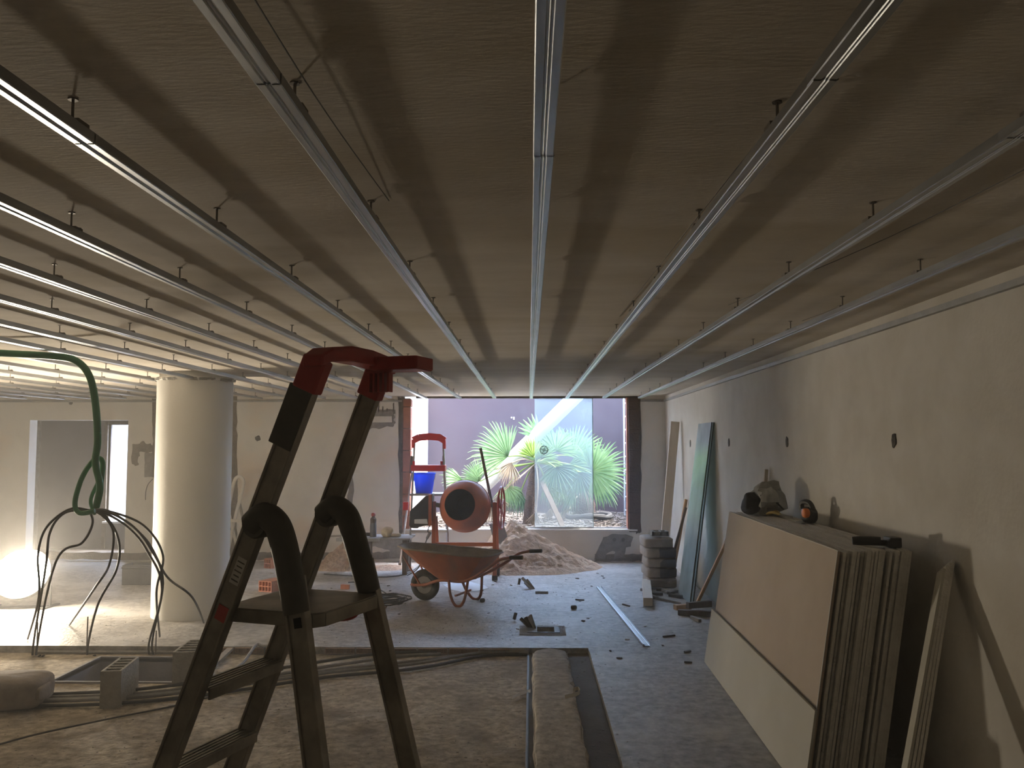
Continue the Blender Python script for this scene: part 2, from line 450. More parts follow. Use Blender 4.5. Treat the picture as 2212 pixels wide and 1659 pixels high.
# doorway on the left and the corridor behind it
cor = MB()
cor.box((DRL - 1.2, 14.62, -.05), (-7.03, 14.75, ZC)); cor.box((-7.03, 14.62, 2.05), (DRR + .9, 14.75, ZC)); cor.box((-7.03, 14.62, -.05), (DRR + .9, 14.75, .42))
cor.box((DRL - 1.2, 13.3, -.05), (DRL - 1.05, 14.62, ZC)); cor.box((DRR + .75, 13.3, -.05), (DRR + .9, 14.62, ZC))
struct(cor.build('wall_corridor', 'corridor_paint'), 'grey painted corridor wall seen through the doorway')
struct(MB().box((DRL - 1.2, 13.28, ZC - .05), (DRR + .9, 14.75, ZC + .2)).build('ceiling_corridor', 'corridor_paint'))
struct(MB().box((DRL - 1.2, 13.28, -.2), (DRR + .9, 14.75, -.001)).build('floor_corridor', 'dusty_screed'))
struct(MB().box((-7.08, 14.58, -.0), (-7.03, 14.70, 2.10)).box((-7.08, 14.58, 2.05), (DRR + .2, 14.70, 2.10)).build('trim_4', 'mortar_brown'), 'dark frame around the bright light well')
struct(MB().box((-7.05, 14.52, .42), (DRR + .2, 14.80, .45)).build('trim_5', 'white_wall'), 'white ledge below the bright light well')
struct(MB().box((-8.28, 14.56, 0), (-8.17, 14.625, ZC - .06)).build('trim_6', 'mortar_grey'), 'pale strip on the corridor wall')
lw = MB(); lw.box((-9.4, 16.6, -.1), (-4.6, 16.75, 3.2)); lw.box((-9.4, 14.75, -.1), (-9.25, 16.6, 3.2)); lw.box((-4.75, 14.75, -.1), (-4.6, 16.6, 3.2)); lw.box((-9.4, 14.62, -.2), (-4.6, 16.75, -.1))
struct(lw.build('wall_light_well', 'white_wall'), 'white wall of the light well beyond the doorway')

# courtyard shell
cy = MB(); cy.box((OPL - .02, 16.5, 0), (3.0, 16.7, 2.76))
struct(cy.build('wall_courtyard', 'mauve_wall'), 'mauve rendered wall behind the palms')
for px, py in ((1105, 902), (1110, 902), (1110, 905)):
    q = on_y(px, py, 16.5); MB().box((q.x - .012, 16.49, q.z - .012), (q.x + .012, 16.505, q.z + .012)).build('wall_plug', 'white_wall', bpy.data.objects['wall_courtyard'])
struct(MB().box((OPL - .17, YB + WT, 0), (OPL - .02, 16.7, 2.76)).build('wall_courtyard_side', 'white_wall'), 'sunlit white side wall of the courtyard')
struct(MB().box((2.6, YB + WT, 0), (2.75, 16.5, 2.76)).build('wall_courtyard_end', 'white_wall'), 'white end wall of the courtyard')
struct(MB().box((XR, YB + WT, 0), (2.75, YB + WT + .12, 2.76)).build('wall_courtyard_return', 'white_wall'), 'white return wall of the courtyard')

# round column
col_xy = (-3.43, 8.98)
cl = MB().lathe([(.372, -.02), (.372, 2.36), (.378, 2.36), (.384, 2.375), (.378, 2.39), (.35, 2.40), (.35, ZC)], (*col_xy, 0), seg=64, capa=False, capb=False)
column = struct(cl.build('column', 'column_paint', smooth=50), 'fat round white column left of the step ladder')
rnd = random.Random(3)
fl = MB()
for k in range(26):
    a = rnd.uniform(0, 2 * PI); q = Vector((math.cos(a), math.sin(a), 0)); t = Vector((-q.y, q.x, 0))
    c = Vector((*col_xy, 2.365)) + q * .386; L = rnd.uniform(.02, .06)
    fl.add([c - t * L - Vector((0, 0, .012)), c + t * L - Vector((0, 0, rnd.uniform(.0, .02))), c + t * L * .6 + q * .012 + Vector((0, 0, .016)), c - t * L + q * .01 + Vector((0, 0, .012))], [(0, 1, 2, 3)])
tag(fl.build('torn_collar', 'mortar_grey', column), None, None, None, None)

# ------------------------------------------------------------------ ceiling rails
ZR = 2.360                # underside of the rails
def channel_mesh(L):
    # omega profile: flat base with two grooves, sides, turned-in lips
    w, h, t = .0235, .027, .0012
    prof = [(-.019, h), (-.019, h - .004), (-w, h - .004), (-w, .002), (-.0215, 0), (-.007, 0), (-.005, .0025), (-.002, .0025), (0, 0),
            (.002, .0025), (.005, .0025), (.007, 0), (.0215, 0), (w, .002), (w, h - .004), (.019, h - .004), (.019, h)]
    mb = MB(); n = len(prof)
    mb.v = [Vector((x, 0, z)) for x, z in prof] + [Vector((x, L, z)) for x, z in prof]
    mb.f = [(i, i + 1, n + i + 1, n + i) for i in range(n - 1)]
    o = len(mb.v)
    inner = [(x * .93, max(z + .0015, .0018)) for x, z in prof]
    mb.v += [Vector((x, 0, z)) for x, z in inner] + [Vector((x, L, z)) for x, z in inner]
    mb.f += [(o + n + i, o + n + i + 1, o + i + 1, o + i) for i in range(n - 1)]
    me = bpy.data.meshes.new('channel'); me.from_pydata(mb.v, [], mb.f); me.materials.append(MATS['galvanised']); me.update(); return me
ch_long = channel_mesh(3.6)
rod_me = MB().tube([(0, 0, ZR + .012), (0, 0, ZC)], .0034, 6).lathe([(.011, ZC - .003), (.011, ZC)], seg=8).mesh('hanger_rod', 'rod_steel')
clip_me = MB().box((-.020, -.012, ZR + .016), (.020, .034, ZR + .034)).box((-.012, .034, ZR + .010), (.012, .042, ZR + .040)).mesh('hanger_clip', 'rod_steel')
ORD = ['first', 'second', 'third', 'fourth', 'fifth', 'sixth', 'seventh', 'eighth', 'ninth', 'tenth', 'eleventh', 'twelfth', 'thirteenth', 'fourteenth', 'fifteenth', 'sixteenth', 'seventeenth', 'eighteenth', 'nineteenth', 'twentieth', 'twenty-first', 'twenty-second', 'twenty-third', 'twenty-fourth']
ratios = {0: .052, 1: .813, 2: 1.59, 3: 2.36, -1: -.722, -2: -1.474, -3: -2.20, -4: -2.93, -5: -3.65, -6: -4.37, -7: -5.06}
for k in range(-8, -17, -1): ratios[k] = -5.06 - .72 * (-7 - k)
rails = {}
for k in sorted(ratios):
    x = ratios[k] * (ZR - CAM.z)
    if x < XL + .1: continue
    lab = ('galvanised ceiling rail running straight ahead towards the palm' if k == 0 else
           '%s galvanised ceiling rail to the %s of the one running straight ahead' % (ORD[abs(k) - 1], 'right' if k > 0 else 'left'))
    t = thing('ceiling_rail', lab, 'rail', (x, 0, 0), 0, 'galvanised rails hung below the ceiling')
    off = (abs(k) * 1.37) % 2.4
    y = -1.6 - off * .3; end = 12.35 + .12 * math.sin(k * 2.1); q = 0
    while y < end - .05:
        L = min(3.6, end - y)
        o = inst(ch_long, 'channel', t, (.0012 * (q % 2), y, ZR - .0012 * (q % 2)), sc=(1, L / 3.6, 1)); y += L - .03; q += 1
    hy = 1.80 + .06 * math.sin(k * 1.7) - (.87 * 3)
    while hy < end - .1:
        if k <= -9 and hy < 7: hy += .87; continue
        r = inst(rod_me, 'hanger_rod', t, (0, hy, 0)); inst(clip_me, 'hanger_clip', r); hy += .87
    rails[k] = t
# perimeter channels along the walls
def perim(name_label, lo, hi):
    return tag(MB().box(lo, hi).build('wall_channel', 'galvanised_dull'), name_label, 'channel', 'channels fixed round the walls')
perim('galvanised edge channel screwed along the right wall below the ceiling', (XR - .028, -2, ZR - .004), (XR, YB - .03, ZR + .026))
perim('short galvanised edge channel above the right brick jamb', (OPR + .03, YB - .03, ZR - .006), (XR - .03, YB, ZR + .026))
perim('galvanised edge channel along the back wall above the doorway and column', (XL + .1, YB - .03, ZR - .006), (OPL - .02, YB, ZR + .02))
# loose tie wires under the slab
mat('wire_dark', (.07, .06, .05), None, rough=.6)
for (a, b, c), lab in (((( -.45, .9), (-.44, 1.75), (-.42, 2.6)), 'thin wire looped along the slab left of the central rail'),
                       (((.62, .8), (.55, 1.8), (.52, 5.0)), 'thin wire strung along the slab right of the central rail'),
                       (((1.35, 1.6), (1.25, 3.0), (1.05, 4.6)), 'thin wire strung along the slab near the second right-hand rail'),
                       (((1.75, 2.2), (1.68, 3.4), (1.62, 5.2)), 'thin wire strung along the slab near the third right-hand rail')):
    pts = curve_pts([(a[0], a[1], ZC - .003), (b[0], b[1], ZC - .02), (c[0], c[1], ZC - .003)], 8)
    tag(MB().tube(pts, .0015, 5).build('tie_wire', 'wire_dark'), lab, 'wire', 'wires under the slab')

# ------------------------------------------------------------------ work lamp on the floor (its own light)
mat('lamp_glass', (1, .95, .85), None, rough=.4, emit=((1.0, .86, .66), LAMP_E))
mat('black_plastic', (.02, .02, .02), (.035, .035, .035), 20, .5)
lx, ly, lz = LAMP
wlamp = thing('work_lamp', 'glaring floodlight standing on the floor left of the round column', 'lamp', (lx, ly, 0))
mat('reflector', (.80, .79, .76), None, rough=.5)
lc = Vector((lx, ly, lz)); ln = Vector((.12, -.84, .52)).normalized()
MB().lathe([(.02, -.262), (.12, -.235), (.20, -.172), (.25, -.085), (.268, -.01), (.280, -.01), (.262, -.09), (.21, -.182), (.125, -.248), (.02, -.275)], lc, ln, 36, True, True).build('housing', 'black_plastic', wlamp, smooth=True)
MB().lathe([(.005, -.255), (.118, -.229), (.195, -.168), (.245, -.083), (.262, -.012)], lc, ln, 36, False, False).build('reflector_bowl', 'reflector', wlamp, smooth=True)
MB().lathe([(.255, .0), (.245, .05), (.21, .11), (.15, .155), (.08, .18), (.01, .188)], lc, ln, 36, True, True).build('front_glass', 'lamp_glass', wlamp, smooth=True)
sx_ = ln.cross(Vector((0, 0, 1))).normalized()
for q in (-1, 1): MB().bar((lx + sx_.x * .295 * q, ly + sx_.y * .295 * q, .0), lc + sx_ * .295 * q, .012, .035, sx_).build('bracket', 'black_plastic', wlamp)
MB().bar((lx - sx_.x * .30, ly - sx_.y * .30, .008), (lx + sx_.x * .30, ly + sx_.y * .30, .008), .016, .05, (0, 0, 1)).build('base', 'black_plastic', wlamp)
for q in (-1, 1): MB().bar((lx + sx_.x * .295 * q - .0, ly + sx_.y * .295 * q - .16, .008), (lx + sx_.x * .295 * q, ly + sx_.y * .295 * q + .16, .008), .016, .04, (0, 0, 1)).build('foot', 'black_plastic', wlamp)
# ================================================================== OBJECT MATERIALS
mat('ladder_metal', (.26, .24, .205), (.42, .39, .34), 9, .45, metal=.45, bump=.05, bscale=50, c3=(.12, .11, .09), scale3=6, amt3=.6)
mat('ladder_metal_bright', (.50, .50, .50), (.66, .66, .66), 9, .35, metal=.8)
mat('ladder_plastic', (.085, .08, .07), (.125, .118, .10), 12, .5, bump=.05)
mat('red_plastic', (.42, .035, .03), (.52, .05, .04), 8, .45)
mat('red_bright', (.62, .02, .035), (.70, .03, .045), 8, .4)
mat('orange_paint', (.50, .12, .035), (.58, .155, .05), 6, .5, c3=(.30, .11, .06), scale3=4, amt3=.7)
mat('barrow_paint', (.34, .095, .04), (.46, .14, .06), 7, .6, c3=(.22, .13, .09), scale3=4, amt3=.8)
mat('barrow_inside', (.20, .155, .11), (.30, .25, .19), 9, .85, bump=.3, bscale=40)
mat('rubber', (.018, .017, .016), (.05, .046, .04), 14, .85, bump=.2)
mat('rim_grey', (.16, .15, .13), (.24, .22, .2), 10, .7)
mat('white_label', (.62, .62, .60), (.70, .70, .68), 12, .7)
mat('blue_plastic', (.01, .11, .80), (.02, .15, .90), 6, .35)
mat('sand', (.36, .245, .15), (.54, .39, .26), 7, .95, bump=.7, bscale=34, c3=(.25, .18, .12), scale3=3, amt3=.6)
mat('rubble', (.27, .17, .10), (.60, .45, .32), 26, .95, bump=.8, bscale=60, c3=(.40, .20, .10), scale3=9, amt3=.7)
mat('wood', (.45, .25, .11), (.58, .36, .18), 4, .75, stretch=(6, 6, .8), bump=.08, bscale=30)
mat('wood_pale', (.58, .50, .40), (.70, .62, .52), 4, .75, stretch=(6, 6, .8))
mat('wood_dark', (.085, .06, .045), (.16, .12, .09), 6, .85, stretch=(4, 4, 1), bump=.2)
mat('wood_grey', (.27, .25, .22), (.38, .35, .31), 5, .85, stretch=(6, 6, .8))
mat('board_brown', (.46, .375, .29), (.53, .445, .355), 1.6, .9, bump=.05, bscale=80)
mat('board_grey', (.50, .48, .41), (.57, .55, .48), 1.6, .9, bump=.05, bscale=80)
mat('board_core', (.70, .67, .60), (.80, .77, .71), 18, .95, bump=.4, bscale=60)
mat('sack_paper', (.24, .20, .165), (.36, .31, .26), 7, .9, bump=.3, bscale=24)
mat('sack_dark', (.035, .04, .055), (.07, .075, .09), 7, .8, bump=.2, bscale=24)
mat('concrete_block', (.34, .32, .285), (.45, .43, .385), 16, .95, bump=.5, bscale=50)
mat('conduit_grey', (.23, .22, .21), (.33, .32, .31), 20, .55)
mat('conduit_black', (.025, .025, .025), (.05, .05, .05), 20, .5)
mat('hose_green', (.03, .20, .085), (.05, .28, .12), 14, .4)
mat('cloth_cream', (.55, .47, .34), (.66, .58, .44), 10, .95, bump=.4)
mat('cloth_grey', (.34, .35, .35), (.46, .47, .47), 10, .95, bump=.4)
mat('cloth_black', (.012, .013, .02), (.025, .026, .035), 10, .9, bump=.3)
mat('plastic_grey', (.10, .10, .105), (.15, .15, .155), 10, .6)
mat('white_paint', (.62, .58, .50), (.72, .68, .60), 9, .6)
mat('orange_plastic', (.75, .20, .03), None, rough=.5)
mat('yellow_plastic', (.55, .40, .14), None, rough=.5)
mat('frond_green', (.13, .24, .085), (.24, .37, .16), 7, .55, spec=.4)
mat('frond_yellow', (.20, .32, .05), (.32, .43, .09), 7, .55)
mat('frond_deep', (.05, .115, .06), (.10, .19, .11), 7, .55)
mat('frond_dry', (.20, .155, .10), (.32, .255, .175), 9, .9)
mat('palm_trunk', (.035, .022, .017), (.09, .058, .04), 16, .95, bump=.9, bscale=40)
mat('soil', (.05, .038, .03), (.11, .088, .07), 22, .95, bump=.9, bscale=60, c3=(.03, .022, .018), scale3=3, amt3=.6)
mat('straw', (.06, .048, .036), (.12, .098, .075), 9, .95)
mat('pipe_white', (.80, .80, .78), None, rough=.5)
mat('chip', (.22, .20, .17), (.46, .43, .38), 30, .95)
mat('chip_dark', (.05, .045, .04), (.12, .11, .10), 30, .95)
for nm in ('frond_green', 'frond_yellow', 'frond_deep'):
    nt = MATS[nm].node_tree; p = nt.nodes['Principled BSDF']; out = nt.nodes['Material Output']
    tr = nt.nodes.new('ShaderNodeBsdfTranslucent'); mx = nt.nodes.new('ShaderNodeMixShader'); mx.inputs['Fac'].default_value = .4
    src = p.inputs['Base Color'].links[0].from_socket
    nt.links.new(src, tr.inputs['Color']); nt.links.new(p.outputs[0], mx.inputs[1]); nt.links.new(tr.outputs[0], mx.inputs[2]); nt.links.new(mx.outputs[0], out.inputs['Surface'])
nt = MATS['blue_plastic'].node_tree; p = nt.nodes['Principled BSDF']; out = nt.nodes['Material Output']
tr = nt.nodes.new('ShaderNodeBsdfTranslucent'); tr.inputs['Color'].default_value = (.02, .3, 1, 1); mx = nt.nodes.new('ShaderNodeMixShader'); mx.inputs['Fac'].default_value = .5
nt.links.new(p.outputs[0], mx.inputs[1]); nt.links.new(tr.outputs[0], mx.inputs[2]); nt.links.new(mx.outputs[0], out.inputs['Surface'])
def glass_mat(name, tint, film, film_amt, gloss=.06, rough=.03, scale=2.5):
    # clear sheet with a patchy film of dust on it
    m = bpy.data.materials.new(name); m.use_nodes = True; nt = m.node_tree; n = nt.nodes; l = nt.links
    n.remove(n['Principled BSDF']); out = n['Material Output']
    tr = n.new('ShaderNodeBsdfTransparent'); tr.inputs['Color'].default_value = (*tint, 1)
    df = n.new('ShaderNodeBsdfDiffuse'); df.inputs['Color'].default_value = (*film, 1)
    tl = n.new('ShaderNodeBsdfTranslucent'); tl.inputs['Color'].default_value = (*film, 1)
    fm = n.new('ShaderNodeMixShader'); fm.inputs['Fac'].default_value = .5
    l.new(df.outputs[0], fm.inputs[1]); l.new(tl.outputs[0], fm.inputs[2])
    tc = n.new('ShaderNodeTexCoord'); ns = n.new('ShaderNodeTexNoise'); ns.inputs['Scale'].default_value = scale; ns.inputs['Detail'].default_value = 6
    l.new(tc.outputs['Object'], ns.inputs['Vector'])
    mr = n.new('ShaderNodeMapRange'); mr.inputs['From Min'].default_value = .3; mr.inputs['From Max'].default_value = .75
    mr.inputs['To Min'].default_value = film_amt * .55; mr.inputs['To Max'].default_value = film_amt * 1.3
    l.new(ns.outputs['Fac'], mr.inputs['Value'])
    a = n.new('ShaderNodeMixShader'); l.new(mr.outputs[0], a.inputs['Fac']); l.new(tr.outputs[0], a.inputs[1]); l.new(fm.outputs[0], a.inputs[2])
    gl = n.new('ShaderNodeBsdfGlossy'); gl.inputs['Roughness'].default_value = rough
    fr = n.new('ShaderNodeFresnel'); fr.inputs['IOR'].default_value = 1.5
    ml = n.new('ShaderNodeMath'); ml.operation = 'MULTIPLY'; ml.inputs[1].default_value = gloss
    l.new(fr.outputs[0], ml.inputs[0])
    b = n.new('ShaderNodeMixShader'); l.new(ml.outputs[0], b.inputs['Fac']); l.new(a.outputs[0], b.inputs[1]); l.new(gl.outputs[0], b.inputs[2])
    l.new(b.outputs[0], out.inputs['Surface']); MATS[name] = m
glass_mat('pane_glass', (.95, .99, 1.0), (.88, .96, 1.0), .25, 1.0, .02, 1.3)
glass_mat('sheet_glass', (.88, .96, .96), (.82, .93, .96), .62, .45, .12, 2.0)
mat('glass_edge', (.012, .05, .045), None, rough=.15, spec=.8)
mat('glass_edge_bright', (.55, .75, .75), None, rough=.2, spec=.8)

# ================================================================== COURTYARD
ZS = .47
so = MB(); nx, ny = 90, 70
def soil_z(x, y): return ZS - .02 + .035 * noise.noise(Vector((x * 1.8, y * 1.8, 0))) + .018 * noise.noise(Vector((x * 7, y * 7, 4))) + .05 * max(0, (y - 14.6)) * .3
for j in range(ny + 1):
    for i in range(nx + 1):
        x = OPL + (2.6 - OPL) * i / nx; y = YB + WT + (16.5 - YB - WT) * j / ny; so.v.append(Vector((x, y, soil_z(x, y))))
for j in range(ny):
    for i in range(nx):
        a = j * (nx + 1) + i; so.f.append((a, a + 1, a + nx + 2, a + nx + 1))
struct(so.build('ground_planter', 'soil', smooth=True), 'brown pebbly planter soil around the palms')
# mulch, straw and pebbles on the soil
rnd = random.Random(11); mu = MB()
for k in range(1500):
    x = rnd.uniform(OPL + .1, 2.4); y = rnd.uniform(YB + WT + .03, 16.4); z = soil_z(x, y)
    a = rnd.uniform(0, PI); L = rnd.uniform(.01, .045); w = rnd.uniform(.006, .016)
    if x > .9 and y < 15: L *= 2.2; w *= .5
    d = Vector((math.cos(a), math.sin(a), rnd.uniform(-.2, .3))); t = Vector((-math.sin(a), math.cos(a), 0))
    mu.obox((x, y, z + .008), d * L, t * w, Vector((0, 0, .006)))
tag(mu.build('mulch', 'straw'), 'loose straw and pebble mulch on the planter soil', 'mulch', kind='stuff')

def fan(hub, d, nrm, Rr, n, spread, droop=.15, fold=.35, seed=0, skip=0.0, wf=1.0):
    rnd = random.Random(seed); mb = MB(); hub = Vector(hub); d = Vector(d).normalized(); nrm = Vector(nrm); nrm = (nrm - d * nrm.dot(d)).normalized(); sd = nrm.cross(d)
    for i in range(n):
        if rnd.random() < skip: continue
        u = -1 + 2 * (i + .5) / n
        an = R(spread) / 2 * u + rnd.uniform(-.02, .02)
        q = d * math.cos(an) + sd * math.sin(an)
        wv = nrm.cross(q)
        L = Rr * (1 - .22 * abs(u) ** 2) * rnd.uniform(.88, 1.06)
        wmax = wf * L * math.tan(R(spread) / n / 2) * .62
        up = nrm * (fold * (1 if i % 2 else -1) * .02)
        sg = 7; o = len(mb.v)
        for k in range(sg + 1):
            t = k / sg
            w = wmax * (t / .55 if t < .55 else 1 - (t - .55) / .45 * .93) * (1.0 if t < .55 else 1.0) + .0012
            dr = droop * L * t ** 2.6 * (1 + .5 * rnd.random() * (k == sg))
            c = hub + q * L * t - Vector((0, 0, dr)) + nrm * (.10 * L * abs(u) * t * t)
            mb.v += [c - wv * w, c + nrm * w * .5 + up, c + wv * w]
        for k in range(sg):
            a = o + 3 * k
            mb.f += [(a, a + 1, a + 4, a + 3), (a + 1, a + 2, a + 5, a + 4)]
    return mb
palm_base = on_z(1143, 1128, ZS); palm_base.y = 14.25; palm_base.x = on_y(1143, 1128, 14.25).x
top1 = on_y(1152, 1040, 14.25)
palm = thing('palm_tree', 'fan palm with a slim dark trunk behind the glass pane', 'palm', (palm_base.x, 14.25, ZS - .02))
pts = curve_pts([(palm_base.x, 14.25, ZS - .08), palm_base.lerp(top1, .5), top1, on_y(1156, 1008, 14.25)], 8)
rr = [.11 - .045 * i / (len(pts) - 1) + .008 * (i % 2) for i in range(len(pts))]
MB().tube(pts, rr, 12).build('trunk', 'palm_trunk', palm, smooth=True)
HEAD = on_y(1158, 1000, 14.25)
#        hub px      depth  tip px       radius(m) n  spread mat          droop normal
FR = [((1098, 986), 14.05, (1030, 935), .70, 30, 150, 'frond_green', .10, (.2, -1, .25)),
      ((1152, 988), 13.75, (1138, 946), .38, 16, 105, 'frond_yellow', .03, (0, -1, .2)),
      ((1036, 1040), 14.30, (1005, 990), .42, 22, 120, 'frond_green', .08, (.1, -1, .3)),
      ((1000, 1038), 14.60, (950, 1022), .42, 12, 80, 'frond_green', .12, (.1, -1, .5)),
      ((1278, 1018), 14.35, (1345, 1003), .66, 34, 215, 'frond_green', .08, (-.2, -1, .15)),
      ((1238, 985), 14.90, (1262, 930), .62, 30, 190, 'frond_green', .06, (0, -1, .2)),
      ((1200, 975), 14.60, (1205, 930), .50, 26, 200, 'frond_green', .10, (0, -1, .4)),
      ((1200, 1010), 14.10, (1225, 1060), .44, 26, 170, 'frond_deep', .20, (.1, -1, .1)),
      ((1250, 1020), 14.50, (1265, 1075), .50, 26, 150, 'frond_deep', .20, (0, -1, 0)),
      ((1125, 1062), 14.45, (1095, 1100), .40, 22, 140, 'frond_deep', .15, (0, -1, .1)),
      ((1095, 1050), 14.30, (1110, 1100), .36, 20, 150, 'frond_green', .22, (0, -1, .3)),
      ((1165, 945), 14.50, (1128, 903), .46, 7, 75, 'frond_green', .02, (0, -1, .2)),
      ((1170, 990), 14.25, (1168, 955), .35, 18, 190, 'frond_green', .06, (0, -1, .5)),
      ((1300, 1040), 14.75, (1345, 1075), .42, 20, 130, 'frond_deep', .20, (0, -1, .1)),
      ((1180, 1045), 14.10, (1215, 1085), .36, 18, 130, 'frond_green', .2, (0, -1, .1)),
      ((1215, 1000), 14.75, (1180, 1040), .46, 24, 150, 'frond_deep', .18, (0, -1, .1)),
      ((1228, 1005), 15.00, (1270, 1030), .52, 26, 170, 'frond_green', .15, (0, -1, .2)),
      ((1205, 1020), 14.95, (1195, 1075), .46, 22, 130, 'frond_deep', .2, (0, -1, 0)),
      ((1105, 1000), 14.00, (1085, 1050), .34, 16, 120, 'frond_dry', .25, (.2, -1, .1))]
for k, (h, y, t, rad, n, spr, m, dr, nr) in enumerate(FR):
    hp = on_y(*h, y); tp = on_y(*t, y - .15)
    f = fan(hp, tp - hp, nr, rad, n, spr, dr, seed=k, wf=1.05).build('frond', m, palm)
    MB().tube(curve_pts([HEAD, HEAD.lerp(hp, .5) + Vector((0, 0, .06)), hp], 6), .011, 6).build('petiole', 'frond_yellow' if m != 'frond_dry' else 'frond_dry', f, smooth=True)
for k, (h, t, y, rad, n, spr) in enumerate([((1158, 1105), (1150, 1145), 13.75, .26, 26, 75), ((1065, 1080), (1058, 1130), 13.9, .42, 18, 70), ((1072, 1070), (1095, 1125), 14.1, .34, 14, 70)]):
    hp = on_y(*h, y); tp = on_y(*t, y)
    f = fan(hp, tp - hp, (0, -1, .15), rad, n, spr, .0, seed=60 + k, wf=.9).build('dry_frond', 'frond_dry', palm)
    MB().tube(curve_pts([HEAD, HEAD.lerp(hp, .5) + Vector((.03, -.12, .02)), hp], 6), .009, 6).build('petiole', 'frond_dry', f, smooth=True)
p2 = on_y(1258, 1108, 15.5)
palm2 = thing('palm_tree', 'stocky palm stump with brown fibrous trunk beside the black planter ring', 'palm', (p2.x, 15.5, ZS))
pts = [Vector((p2.x, 15.5, ZS - .05)) + Vector((.0, 0, .5)) * (i / 8) for i in range(9)]
MB().tube(pts, [.20, .22, .235, .22, .235, .21, .2, .16, .09], 14).build('trunk', 'palm_trunk', palm2, smooth=True)
for k, (h, t, m) in enumerate([((1240, 1060), (1200, 1090), 'frond_deep'), ((1275, 1055), (1310, 1050), 'frond_deep'), ((1220, 1040), (1190, 1060), 'frond_green'), ((1195, 1095), (1178, 1125), 'frond_dry'), ((1230, 1100), (1206, 1118), 'frond_dry')]):
    hp = on_y(*h, 15.2); tp = on_y(*t, 15.1); c = Vector((p2.x, 15.4, ZS + .42))
    f = fan(hp, tp - hp, (0, -1, .2), .42 if m != 'frond_dry' else .26, 16, 120 if m != 'frond_dry' else 50, .2, seed=80 + k).build('frond', m, palm2)
    MB().tube(curve_pts([c, c.lerp(hp, .5) + Vector((0, 0, .05)), hp], 5), .01, 6).build('petiole', m, f, smooth=True)
rp = on_y(1272, 1114, 15.1)
pr = []
for k in range(28):
    a = 2 * PI * k / 28; pr.append((rp.x + .36 * math.cos(a), 15.1 + .30 * math.sin(a), ZS + .045 + .015 * math.sin(3 * a)))
tag(MB().tube(pr, [.045 + .01 * math.sin(k * 2.2) for k in range(28)], 8, closed=True).build('planter_ring', 'rubber', smooth=True), 'black rubber ring lying on the soil round the palm stump', 'ring')
# inclined white pipe crossing the courtyard
pa = on_y(965, 1130, 15.3); pb = on_y(1255, 845, 14.1)
tag(MB().tube([pa + (pa - pb) * .06, pa.lerp(pb, .5), pb + (pb - pa) * .35], .115, 28).build('inclined_pipe', 'pipe_white', smooth=True), 'thick white inclined pipe crossing the courtyard in front of the mauve wall', 'pipe')
# prop post of the palm
a, b = on_y(1170, 1040, 14.05), on_y(1217, 1142, 13.62); b.z = ZS - .03
tag(MB().bar(a, b, .075, .05, (1, 0, 0)).build('prop_post', 'wood_dark', bevel=.004), 'slanting grey timber post propping the slim palm', 'post')
# ladder standing against the mauve wall
lt = thing('straight_ladder', 'tall aluminium ladder standing upright in the courtyard at the right jamb', 'ladder', (1.66, 15.6, ZS))
la, lb = on_y(1348.5, 1000, 15.6).x, on_y(1360, 1000, 15.6).x
for x in (la, lb): MB().box((x - .012, 15.58, ZS - .02), (x + .012, 15.64, 3.3)).build('stile', 'ladder_metal_bright', lt)
for k in range(12): MB().tube([(la, 15.61, ZS + .10 + k * .235), (lb, 15.61, ZS + .10 + k * .235)], .014, 8).build('rung', 'ladder_metal_bright', lt, smooth=True)
# glass pane with a round sticker, set on the track of the opening
gx0, gx1 = on_y(1155, 1000, YB + .12).x, on_y(1280, 1000, YB + .12).x
gp = thing('glass_screen', 'tall dusty glass pane with a round wheel sticker standing in the opening', 'glass', ((gx0 + gx1) / 2, YB + .12, SILL + .045))
MB().box((gx0, YB + .116, SILL + .045), (gx1, YB + .124, ZC - .03)).build('sheet', 'pane_glass', gp)
MB().box((gx1, YB + .114, SILL + .045), (gx1 + .010, YB + .126, ZC - .03)).build('sheet_edge', 'glass_edge_bright', gp)
sc_ = on_y(1175, 972, YB + .112); st_ = MB()
ring = [(sc_.x + .058 * math.cos(2 * PI * k / 24), YB + .1135, sc_.z + .058 * math.sin(2 * PI * k / 24)) for k in range(24)]
st_.tube(ring, .006, 6, closed=True)
for k in range(8):
    a = PI / 8 + k * PI / 4
    st_.bar((sc_.x + .006 * math.cos(a), YB + .1135, sc_.z + .006 * math.sin(a)), (sc_.x + .055 * math.cos(a), YB + .1135, sc_.z + .055 * math.sin(a)), .004, .012 if k % 2 else .007, (0, 1, 0))
tag(st_.build('wheel_sticker', 'frond_deep', gp), 'dark green round sticker with spokes')
# ================================================================== FOREGROUND STEP LADDER
LA = R(19.0)
Lv = Vector((math.sin(LA), math.cos(LA), 0)); Pv = Vector((math.cos(LA), -math.sin(LA), 0))
AP = Vector((-.815, 2.38, 0)); ZP = 1.267; ZT = 1.93
def fw(z): return .355 - .03 * (z - ZP)
def sA(z): return AP + Pv * (.42 * (z - ZP)) + Vector((0, 0, z))
def sB(z): return sA(z) + Lv * fw(z)
def bw_(z): return .35 + .17 * max(0, 1.42 - z)
def pC(z): return .205 + (1.40 - z) * .225
def sC(z): return AP + Pv * pC(z) + Lv * (fw(ZP) / 2 - bw_(z) / 2) + Vector((0, 0, z))
def sD(z): return AP + Pv * pC(z) + Lv * (fw(ZP) / 2 + bw_(z) / 2) + Vector((0, 0, z))
GZ = ZL
lad = thing('step_ladder', 'big dirty aluminium platform step ladder with dark red hand rail, in the foreground', 'ladder', (AP.x - .1, AP.y + .2, GZ))
